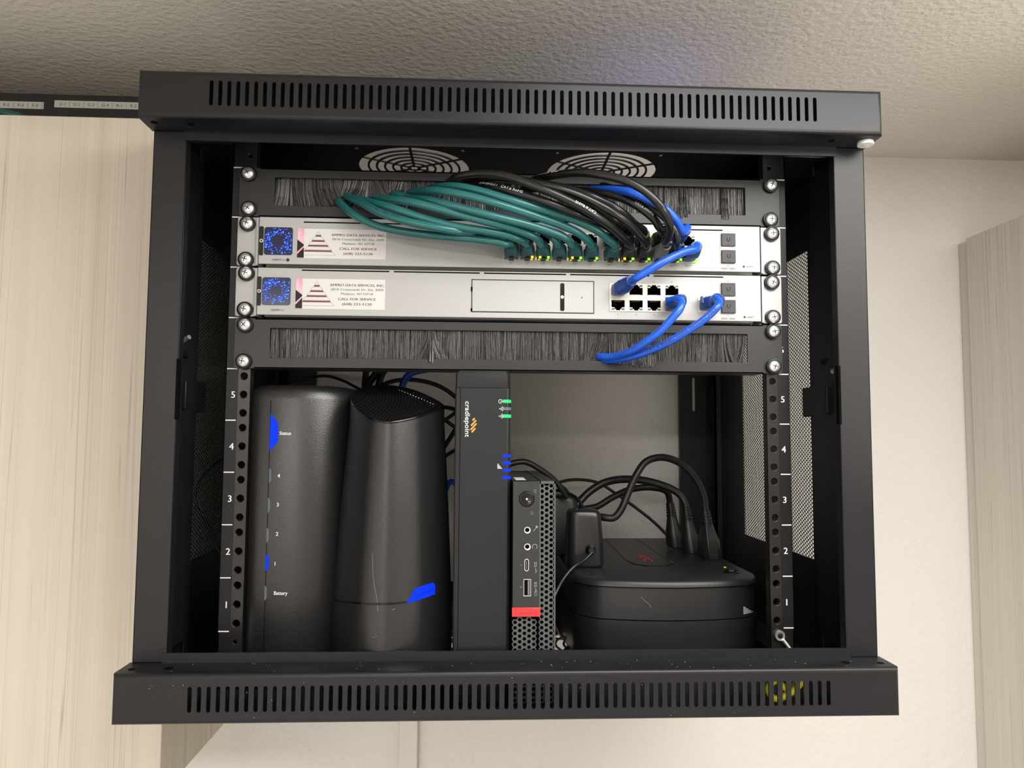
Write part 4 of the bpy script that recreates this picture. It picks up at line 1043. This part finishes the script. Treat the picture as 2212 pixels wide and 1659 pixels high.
# ---------------------------------------------------------------- small desktop computer
t = thing('mini_computer', 'slim upright computer with round power button and red badge', 'computer', (16, 48, FLZ))
DF = -44.0; dx0, dx1, dz1 = -1.6, 33.3, 129.2
b = B(); b.add([(x, y, z) for x in (dx0, dx1) for y in (DF+2, 139) for z in (FLZ, dz1)], [(0, 1, 3, 2), (4, 6, 7, 5), (2, 3, 7, 6), (0, 2, 6, 4), (1, 5, 7, 3)])
b.build('casing', 'pc', t, bevel=.6)
px_split = 20.4; zr0, zr1 = at(1137, 1332, DF).z, at(1137, 1312, DF).z
b = B()
hl = [circ(at(*q, DF).x, at(*q, DF).z, r_, 20) for q, r_ in (((1138, 1078), 6.2), ((1139, 1145), 3.1), ((1139, 1181), 3.1))]
usb = [rrect(at(1133, 1220, DF).x, at(1142.5, 1220, DF).x, at(1138, 1234, DF).z, at(1138, 1207, DF).z, 1.7, 4), rect(at(1131, 1270, DF).x, at(1147, 1270, DF).x, at(1138, 1288, DF).z, at(1138, 1251, DF).z)]
b.plate(rect(dx0+.3, px_split, zr1, dz1-.3), hl+usb, DF, DF+2); b.build('front_panel', 'pc', t, bevel=.25)
b = B(); b.box(dx0+.3, px_split+.3, DF+1.2, DF+14, zr1, dz1-1); b.build('port_backing', 'hole', t)
b = B(); honey(b, px_split, dx1, FLZ+1, dz1-1, 4.35, 1.5, 1.6, lambda u, t_, w_: (u, DF+.3+t_, w_))
honey(b, dx0+.6, px_split+1.0, FLZ+1, zr0, 4.35, 1.5, 1.6, lambda u, t_, w_: (u, DF+.3+t_, w_))
b.box(dx1-1.2, dx1, DF, DF+3, FLZ, dz1); b.box(px_split-.4, px_split+.9, DF, DF+2, zr1, dz1); b.box(px_split, dx1, DF, DF+2, dz1-2.0, dz1)
b.build('vent_grille', 'pcmesh', t, smooth=40)
b = B(); b.box(dx0+.5, dx1-.5, DF+6, DF+8, FLZ, dz1-1); b.build('inner_shield', 'hole', t)
b = B(); p = at(1138, 1078, DF); b.lathe((p.x, DF, p.z), [(6.1, 1.5), (6.0, -.6), (5.3, -1.0), (3.5, -.3), (.05, 0)], 32); pb = b.build('power_button', 'gloss', t, smooth=60)
b = B(); b.cyl((p.x, DF-.5, p.z), .75, .4, 'y', 12); b.build('power_light', 'dot_white', pb) if 'dot_white' in M else None
if not 'dot_white' in M:
    M['dot_white'] = mat('white_indicator_light', (.8, 1, .8), .4, emit=(.75, 1, .75), estr=1.0); b.build('power_light', 'dot_white', pb)
for q in ((1139, 1145), (1139, 1181)):
    p = at(*q, DF); b = B(); b.lathe((p.x, DF, p.z), [(1.7, 3), (1.8, -.3), (2.7, -.5), (2.9, .2), (2.9, 3), (1.7, 3)], 24); b.f = b.f[:-2]; b.m = b.m[:-2]; b.build('audio_jack', 'chrome', t, smooth=50)
h = usb[0]; b = B(); b.plate([(x*1.0, z) for x, z in h], [[(sum(p[0] for p in h)/len(h)+(x-sum(p[0] for p in h)/len(h))*.72, sum(p[1] for p in h)/len(h)+(z-sum(p[1] for p in h)/len(h))*.88) for x, z in h]], DF-.15, DF+3); b.build('usb_socket', 'chrome', t)
cx_ = sum(p[0] for p in h)/len(h); cz_ = sum(p[1] for p in h)/len(h); b = B(); b.box(cx_-.35, cx_+.35, DF+.8, DF+3, cz_-3.4, cz_+3.4); b.build('usb_tongue', 'greyboot', t)
h = usb[1]; b = B(); b.plate(h, [rect(h[0][0]+.4, h[1][0]-.4, h[0][1]+.5, h[2][1]-.5)], DF-.1, DF+3); b.build('usb_socket', 'chrome', t)
b = B(); b.box(h[0][0]+3.4, h[0][0]+5.0, DF+.8, DF+3, h[0][1]+1, h[2][1]-1); b.build('usb_tongue', 'greyboot', t)
b = B(); b.box(dx0-.1, px_split+.7, DF-.9, DF+1, zr0, zr1); bg = b.build('badge', 'red', t, bevel=.35)
M['redmark'] = mat('red_emboss', (0.40, 0.02, 0.022), 0.4)
b = B(); b.text('Lenovo', (dx0+px_split)/2+.5, (zr0+zr1)/2, 3.9, 17.5, DF-1.0, align='C'); b.build('badge_lettering', 'redmark', bg, smooth=0)
b = B()
M['paleink'] = mat('pale_grey_print', (0.30, 0.30, 0.31), 0.6)
for q, s_ in (((1126, 1221), '1'), ((1126, 1268), '2')): p = at(*q, DF); b.text(s_, p.x, p.z, 1.9, None, DF-.1, align='C', rot=-PI/2)
for q, s_, wd in (((1157, 1214), 'SS', 4), ((1157, 1257), 'SS', 4)):
    p = at(*q, DF); b.text(s_, p.x, p.z, 2.2, wd, DF-.1, rot=-PI/2); b.tube([Vector((p.x, DF-.1, p.z-4.5)), Vector((p.x, DF-.1, p.z-9))], .18, 5); b.tube([Vector((p.x, DF-.1, p.z-5.5)), Vector((p.x+1, DF-.1, p.z-7)), Vector((p.x+1, DF-.1, p.z-8))], .15, 5)
p = at(1157, 1281, DF)
for a in (0, 1): b.box(p.x-1, p.x+1, DF-.15, DF-.05, p.z-2+a*3.4, p.z-1.7+a*3.4); b.box(p.x-1+a*1.8, p.x-.8+a*1.8, DF-.15, DF-.05, p.z-2, p.z+1.7)
for q in ((1157, 1061),):
    p = at(*q, DF); b.tube([Vector((p.x+1.1*math.cos(w_), DF-.1, p.z+1.1*math.sin(w_))) for w_ in [.6+i*5/12 for i in range(13)]], .15, 5)
p = at(1149, 1108, DF); b.tube([Vector((p.x+x, DF-.1, p.z+z)) for x, z in ((-.7, -1.2), (.7, -1.2), (.7, 1.2), (-.7, 1.2), (-.7, -1.2))], .15, 5)
p = at(1156, 1142, DF); b.tube([Vector((p.x-1.4, DF-.1, p.z-2)), Vector((p.x+1, DF-.1, p.z+1))], .25, 5); b.cyl((p.x+1.3, DF-.2, p.z+1.5), .9, .1, 'y', 10)
p = at(1155, 1181, DF); b.tube([Vector((p.x+2*math.cos(w_), DF-.1, p.z+2*math.sin(w_))) for w_ in [-.9+i*(PI+1.6)/14 for i in range(15)]], .25, 5)
b.build('port_print', 'paleink', t, smooth=0)
b = B(); b.box(1.5, 10, -30, 8, dz1+.02, dz1+.2); b.build('spec_sticker', 'label', t)
b = B(); b.box(20.5, 21.3, DF+6, 138, dz1+.02, dz1+.25); b.build('casing_seam', 'hole', t)

# ---------------------------------------------------------------- battery backup
t = thing('battery_backup', 'low wide black battery backup unit with red logo on top', 'battery backup', (150, 180, FLZ))
def ups_ring(z, k=1.0):
    ins = (1-k)*89; o = rrect(62+ins, 240.5-ins, 50+ins, 325-ins, 24, 9); out = []
    for x, y in o:
        u = (x-151)/89
        if y < 100: y -= 17*(1-u*u)*(1-(y-50)/50)
        out.append((x, y, z))
    for k_ in range(1, 13):      # points along the bowed front
        x = 62+24+(178.5-48)*k_/13; u = (x-151)/89; out.insert(30+k_-1, (x, 50+ins-17*(1-u*u), z))
    return out
b = B(); b.loft([ups_ring(FLZ, .985), ups_ring(FLZ+2, 1.0), ups_ring(-2.2, 1.0)]); b.build('lower_casing', 'ups', t, smooth=50)
b = B(); b.loft([ups_ring(-1.6, .985), ups_ring(-1.2, .995), ups_ring(27, .985)]); bd_ = b; bvu = b.bvh(); b.build('upper_casing', 'ups', t, smooth=50)
b = B(); b.loft([ups_ring(27.4, .985), ups_ring(28.2, 1.005), ups_ring(31, 1.0), ups_ring(33.2, .985), ups_ring(34.0, .965)]); b.build('lid', 'ups', t, smooth=50)
ZT = 34.0
def zp(lst): return [(atz(a, c, ZT).x, atz(a, c, ZT).y) for a, c in lst]
top_fn = lambda x, y, z: (x, z, ZT+y)
L = zp([(1311, 1168), (1352, 1210), (1370, 1219), (1400, 1223.5), (1440, 1223), (1455, 1218), (1447, 1211), (1375, 1163)])
b = B(); n_ = len(L)
b.tube([Vector((x, y, ZT+.15)) for x, y in L], .7, 6); b.build('panel_outline', 'gloss', t)
def flat_text(b, s_, A, Bp, h, z=ZT+.25, wd=None):
    """lettering lying on the lid, from A towards B"""
    A, Bp = Vector(A), Vector(Bp); d = (Bp-A); Ln = d.length; d.normalize(); n = Vector((-d.y, d.x)); vs, fs = text_mesh(s_, 0)
    x0_ = min(p[0] for p in vs); x1_ = max(p[0] for p in vs); k = h/.73
    b.add([(A.x+d.x*(p[0]-x0_)*Ln/(x1_-x0_)+n.x*(p[1]-.36)*k, A.y+d.y*(p[0]-x0_)*Ln/(x1_-x0_)+n.y*(p[1]-.36)*k, z) for p in vs], fs)
b = B(); A, C_ = zp([(1386, 1203), (1417, 1209)]); flat_text(b, 'APC', (atz(1382, 1198.5, ZT).x, atz(1382, 1198.5, ZT).y), (atz(1404, 1213.5, ZT).x, atz(1404, 1213.5, ZT).y), 9.5)
n_ = list(b.v), list(b.f)
for dx_, dy_ in ((.45, 0), (0, .7)): b.add([(p[0]+dx_, p[1]+dy_*2, p[2]+.03*(dx_+dy_+.8)) for p in n_[0]], n_[1])
b.build('logo', 'redprint', t, smooth=0)
b = B()
for q0, q1, s_ in (((1346, 1171), (1368, 1186), 'Back-UPS'), ((1424, 1172), (1455, 1188), 'battery backup'), ((1416, 1174), (1446, 1190), 'surge protection')):
    flat_text(b, s_, (atz(*q0, ZT).x, atz(*q0, ZT).y), (atz(*q1, ZT).x, atz(*q1, ZT).y), 5)
b.build('lettering', 'greyink', t, smooth=0)
p = atz(1566, 1226, ZT); b = B(); b.cyl((p.x, p.y, ZT+.1), 1.2, .4, 'z', 12); b.build('power_light', 'limelit', t)
p = atz(1580, 1236, ZT); b = B(); b.lathe((p.x, p.y, ZT), [(8, 0), (8, .8), (6.5, 1.2), (.05, 1.0)], 28, 'z'); pbn = b.build('power_button', 'gloss', t, smooth=50)
b = B(); b.lathe((p.x, p.y, ZT+1.2), [(2.0, 0), (2.6, 0), (2.6, .2), (2.0, .2), (2.0, 0)], 18, 'z'); b.build('button_mark', 'greyink', pbn)
fnu = proj_y(bvu)
q0_, q1_, q2_ = at(1590, 1300, 62), at(1620, 1318, 62), at(1591, 1317, 62)
b = B()
for k in range(10):
    a0, a1 = k/10, (k+1)/10; xa, xb = q2_.x+(q1_.x-q2_.x)*a0, q2_.x+(q1_.x-q2_.x)*a1; jg = .5*math.sin(k*2.3)
    strip(b, [(xa, q2_.z), (xb, q2_.z), (xb, q2_.z+(q0_.z-q2_.z)*(1-a1)+jg), (xa, q2_.z+(q0_.z-q2_.z)*(1-a0)+.5*math.sin((k-1)*2.3))], fnu, .12, 1); b.build('torn_sticker', 'label', t)
b = B()
for q0, q1 in (((1382, 1288), (1398, 1302)), ((1398, 1302), (1404, 1310))):
    p, q = at(*q0, 40), at(*q1, 40)
    strip(b, [(p.x, p.z), (q.x, q.z), (q.x, q.z+.35), (p.x, p.z+.35)], fnu, .05, 2)
b.build('scratch', 'greyink', t)

# power plugs standing in the outlets of the lid
PG = 'power plugs in the battery backup outlets'
def power_plug(label, x, y, cord, kind, r=3.6, lean=-.12):
    t = thing('power_plug', label, 'power plug', (x, y, ZT), PG)
    sh = lambda p: (p[0]+lean*(p[2]-ZT), p[1], p[2])
    b = B()
    if kind == 'angular':
        rr = []
        for z, a, d in ((0, 10, 11), (19, 10, 11), (22, 9.2, 10), (33, 6.2, 6.5), (36, 6.2, 6.2)):
            rr.append([(x-a, y-d*.5, ZT+z), (x-a*.5, y-d, ZT+z), (x+a*.5, y-d, ZT+z), (x+a, y-d*.5, ZT+z), (x+a, y+d, ZT+z), (x-a, y+d, ZT+z)])
        b.loft(rr)
    else:
        b.loft([[(x+a*math.cos(u), y+d*math.sin(u), ZT+z) for u in [2*PI*i/28 for i in range(28)]] for z, a, d in ((0, 10, 11), (14, 10.5, 11), (25, 8, 8.5), (35, 5.8, 5.8), (37, 5.4, 5.4))])
    b.v = [sh(p) for p in b.v]
    b.build('plug_body', 'cord', t, smooth=25 if kind == 'angular' else 60, bevel=.6)
    b = B()
    prof = []; z = 36
    for k in range(5): prof += [(6.3-k*.3, z), (6.3-k*.3, z+2.2), (4.6, z+2.4), (4.6, z+3.2)]; z += 3.3
    b.lathe((x, y, ZT), prof, 18, 'z'); b.v = [sh(p) for p in b.v]; b.build('strain_relief', 'cord', t)
    b = B(); C = spline([Vector(sh((x, y, ZT+44))), Vector(sh((x, y, ZT+54)))]+cord, 8); b.tube(C, r, 12); b.build('cord', 'cord', t, smooth=60)
    return t
p3 = at(1538, 1205, 158)
power_plug('angular black power plug nearest in front, with the tallest looping cord', p3.x, 160, [at(q[0], q[1], q[2]) for q in ((1519, 1070, 158), (1502, 1033, 156), (1470, 1001, 154), (1430, 988, 150), (1396, 997, 146), (1375, 1025, 142), (1356, 1067, 140), (1342, 1100, 138), (1326, 1118, 138), (1300, 1117, 142), (1270, 1112, 160))], 'angular', 3.9)
power_plug('middle black power plug with a flat ribbed cord', at(1495, 1180, 200).x, 202, [at(q[0], q[1], q[2]) for q in ((1466, 1066, 204), (1410, 1042, 206), (1350, 1035, 205), (1305, 1043, 200), (1270, 1065, 195), (1245, 1092, 190), (1230, 1110, 190))], 'round', 4.4)
power_plug('rearmost black power plug with ribbed strain relief', at(1460, 1165, 244).x, 246, [at(q[0], q[1], q[2]) for q in ((1440, 1062, 240), (1405, 1053, 234), (1360, 1058, 228), (1320, 1076, 222), (1290, 1094, 218), (1260, 1100, 214))], 'round', 3.9)

# ---------------------------------------------------------------- power adapters
def adapter(label, cx, cy, a, d, h, cord_px, z0=ZT, mt='ups', boss=True):
    t = thing('power_adapter', label, 'power adapter', (cx, cy, z0), 'black power adapters behind the mini computer')
    b = B(); rr = []
    for z, k in ((0, .9), (1.5, .97), (4, 1.0), (h*.5, .97), (h-7, .90), (h-3, .86), (h-1, .80), (h, .72)):
        rr.append([(x, y, z0+z) for x, y in sup(cx+(1-k)*a*-.3, cy, a*k, d*k, 4.2, 40)])
    b.loft(rr); b.build('adapter_body', mt, t, smooth=50)
    if boss:
        p = at(1276, 1188, cy-d); b = B(); b.lathe((p.x, cy-d+1.5, p.z), [(5.6, 0), (5.2, -2), (3.2, -6), (3.0, -9), (.1, -9.2)], 20); b.build('cord_boss', 'gloss', t, smooth=60)
        b = B(); b.loft([[(x, y, z0+h+k*.5-.2) for x, y in sup(cx-a*.03, cy, a*.60, d*.58, 4.2, 30)] for k in (0, 1)]); b.build('rating_plate', 'gloss', t)
    b = B(); b.tube(spline(cord_px, 8), 1.7, 8); b.build('cord', 'cord', t, smooth=60)
    return t
ya = 118.0
pa, pb_ = at(1226, 1160, ya-16), at(1307, 1190, ya-16)
adapter('black power adapter standing on the front left of the battery backup', (pa.x+pb_.x)/2, ya, (pb_.x-pa.x)/2, 17, 57, [Vector((at(1277, 1190, ya-18).x, ya-24, at(1277, 1190, ya-18).z-.5)), at(1262, 1210, 88), at(1240, 1224, 80), at(1219, 1248, 74), at(1205, 1272, 70), at(1197, 1290, 66)], ZT, 'adapter')
adapter('black power adapter half hidden behind the mini computer', at(1205, 1150, 185).x, 200, 27, 22, 66, [at(1262, 1100, 150), at(1245, 1075, 160), at(1220, 1063, 175), at(1195, 1058, 190)], ZT, 'ups', False)
adapter('small black adapter peeking over the others', at(1232, 1100, 250).x, 262, 17, 15, 52, [at(1235, 1080, 262), at(1225, 1060, 262), at(1200, 1040, 262)], ZT, 'ups', False)

# ---------------------------------------------------------------- loose cords inside the cabinet
def cord(label, pts, r, m='cord', name='power_cable', cat='power cable', group='loose cords inside the cabinet'):
    b = B(); b.tube(spline(pts, 9), r, 10); return tag(b.build(name, m, smooth=60), label, cat, group)
def pq(l): return [at(*q) for q in l]
cord('thin black cord sloping down to the plugs across the bare wall', pq([(1190, 1052, 280), (1215, 1040, 282), (1250, 1036, 284), (1292, 1043, 286), (1330, 1066, 288), (1375, 1098, 290), (1415, 1130, 292), (1447, 1163, 294), (1465, 1185, 295)]), 1.9)
cord('black cord rising over the top of the mini computer', pq([(1085, 1010, 150), (1110, 1000, 152), (1135, 998, 155), (1170, 1016, 160), (1200, 1040, 165), (1225, 1075, 170)]), 3.2)
cord('thin twin cord arching above the modem', pq([(620, 838, 190), (650, 822, 190), (700, 812, 190), (740, 822, 185), (775, 840, 180), (800, 852, 175)]), 1.6)
cord('blue cable looping down behind the router top', pq([(960, 790, 210), (925, 797, 212), (893, 804, 214), (876, 818, 215), (869, 836, 215), (867, 860, 215), (868, 900, 215)]), 4.2, 'blue', 'network_cable', 'network cable')
cord('black cord arching from the blue cable to the grey box', pq([(815, 838, 240), (840, 826, 242), (880, 820, 244), (925, 826, 246), (960, 840, 248), (990, 862, 250)]), 2.6)
cord('thick black cord dropping steeply behind the router top', pq([(828, 790, 230), (812, 808, 232), (795, 832, 234), (785, 870, 235)]), 4.6)
cord('black cord crossing behind the thick one', pq([(793, 790, 250), (790, 810, 250), (788, 840, 250), (786, 880, 250)]), 4.0)
cord('black cord beside the blue loop', pq([(838, 792, 262), (826, 806, 262), (818, 835, 262), (815, 870, 262)]), 4.4)
for k, (lb, l, rr) in enumerate((
  ('black cord slanting between router and grey box, highest', [(940, 884, 230), (962, 880, 225), (995, 888, 220)], 2.4),
  ('black cord crossing between router and grey box', [(940, 925, 230), (965, 905, 225), (1000, 880, 220)], 2.2),
  ('second crossing cord between router and grey box', [(940, 890, 240), (965, 910, 238), (1000, 935, 235)], 2.2),
  ('black cord between router and grey box above the gap', [(945, 985, 230), (970, 950, 228), (1000, 900, 225)], 2.8),
  ('black cord in the gap beside the grey box, middle', [(945, 1000, 220), (970, 980, 215), (1000, 965, 212)], 2.2),
  ('dark blue cable in the gap beside the grey box', [(955, 1075, 200), (975, 1040, 200), (998, 1060, 200)], 3.0),
  ('lowest black cord in the gap beside the grey box', [(950, 1410, 140), (972, 1360, 140), (990, 1330, 140)], 2.0))):
    cord(lb, pq(l), rr, 'blue' if 'blue' in lb else 'cord')
cord('thin black wire bowing out beside the left rail', pq([(520, 965, 20), (497, 978, 40), (462, 1005, 52), (433, 1037, 56), (426, 1062, 56), (433, 1098, 54), (455, 1150, 48), (478, 1203, 40), (500, 1250, 30)]), 1.1)
cord('black wire loop over the base grille beside the battery backup', pq([(1190, 1330, 120), (1212, 1372, 130), (1222, 1384, 128), (1232, 1390, 120), (1222, 1403, 100), (1205, 1420, 90)]), 1.8)
# ground wire with a ring terminal on the right rail
t = thing('ground_wire', 'yellow ground wire with a silver ring terminal on the right rail', 'ground wire', (234, -6, -30))
p = at(1686, 1374, -3)
b = B(); b.lathe((p.x, -1.6, p.z), [(2.4, 1.2), (2.4, -1.0), (4.2, -1.2), (4.6, -.2), (4.4, 1.0), (2.4, 1.2)], 24); b.f = b.f[:-2]; b.m = b.m[:-2]
b.tube([Vector((p.x+2.4, -2.4, p.z-3.2)), Vector((p.x+5.2, -3.5, p.z-7)), Vector((p.x+8.5, -5, p.z-12))], 1.6, 10); b.build('ring_terminal', 'chrome', t, smooth=50)
b = B(); b.lathe((p.x, -1.6, p.z), [(2.3, 0), (2.2, -1.0), (1.2, -1.3), (.05, -1.35)], 18); b.build('terminal_screw', 'rail', t, smooth=50)
b = B(); q = [Vector((p.x+8.5, -5, p.z-12)), Vector((p.x+9, -14, p.z-22)), Vector((238, -30, -33)), Vector((222, -52, -34)), Vector((212, -62, -30)), Vector((204, -64, -24)), Vector((200, -60, -32)), Vector((206, -58, -40)), Vector((216, -60, -36)), Vector((228, -62, -24)), Vector((236, -56, -16))]
b.tube(spline(q, 10), 2.7, 10); b.build('jacket', 'yellow', t, smooth=60)
b = B()
for s in range(-1, 2): pass
# ---------------------------------------------------------------- patch panel on top of the left cupboard
t = thing('patch_bay', 'black patch panel with white port labels on top of the cupboard', 'patch panel', (-560, 150, CT))
PY = 150.0
za, zb_ = at(150, 218, PY).z, at(150, 252, PY).z
b = B(); b.box(-800, -330, PY, PY+40, CT, at(150, 204, PY).z); b.build('panel_body', 'steel_in', t, bevel=1)
for (xa, xb, names) in (((-20), 95, ['F-1', 'F-2', 'F-3', 'F-4']), (118, 304, ['G-1', 'G-2', 'G-3', 'G-4', 'R-1', 'R-2'])):
    A = at(xa, 226, PY); C_ = at(xb, 227, PY); n = len(names)
    w1 = at(77, 227, PY).x-at(46, 227, PY).x
    if xa < 0: A = C_-Vector((w1*4+2.2, 0, 0))
    zc = at((xa+xb)/2, 227, PY).z
    if xa > 0: C_ = Vector((A.x+w1*6+2, 0, 0))
    b = B(); b.box(A.x, C_.x, PY-.5, PY-.05, zc-3.9, zc+3.9); s_ = b.build('port_label', 'label', t)
    b = B(); wd = (C_.x-A.x-1.5)/n
    wd = w1
    for k, nm in enumerate(names):
        xx = (A.x+.9+wd*(k+.5)) if xa > 0 else (C_.x-1.5-wd*(n-k-.5))
        b.text(nm, xx, zc, 3.6, None, PY-.55, align='C')
        b.box(xx+wd/2-.12, xx+wd/2+.12, PY-.6, PY-.5, zc-2.9, zc+3.2)
    b.build('label_print', 'ink', s_, smooth=0)
b = B()
for k in range(12): xx = -410-k*14.5; b.box(xx, xx+11, PY-.3, PY+.2, CT, CT+9)
b.build('jack_opening', 'hole', t)
b = B(); b.tube(spline([at(-40, 235, PY-14), at(-5, 241, PY-16), at(20, 246, PY-17), at(45, 253, PY-14), at(60, 262, PY-4)], 8), 4.2, 12)
tag(b.build('network_cable', 'teal', smooth=60), 'teal cable end showing above the left cupboard', 'network cable')

# bookkeeping properties are not part of the scene
for o in bpy.data.objects:
    if '_o' in o: del o['_o']
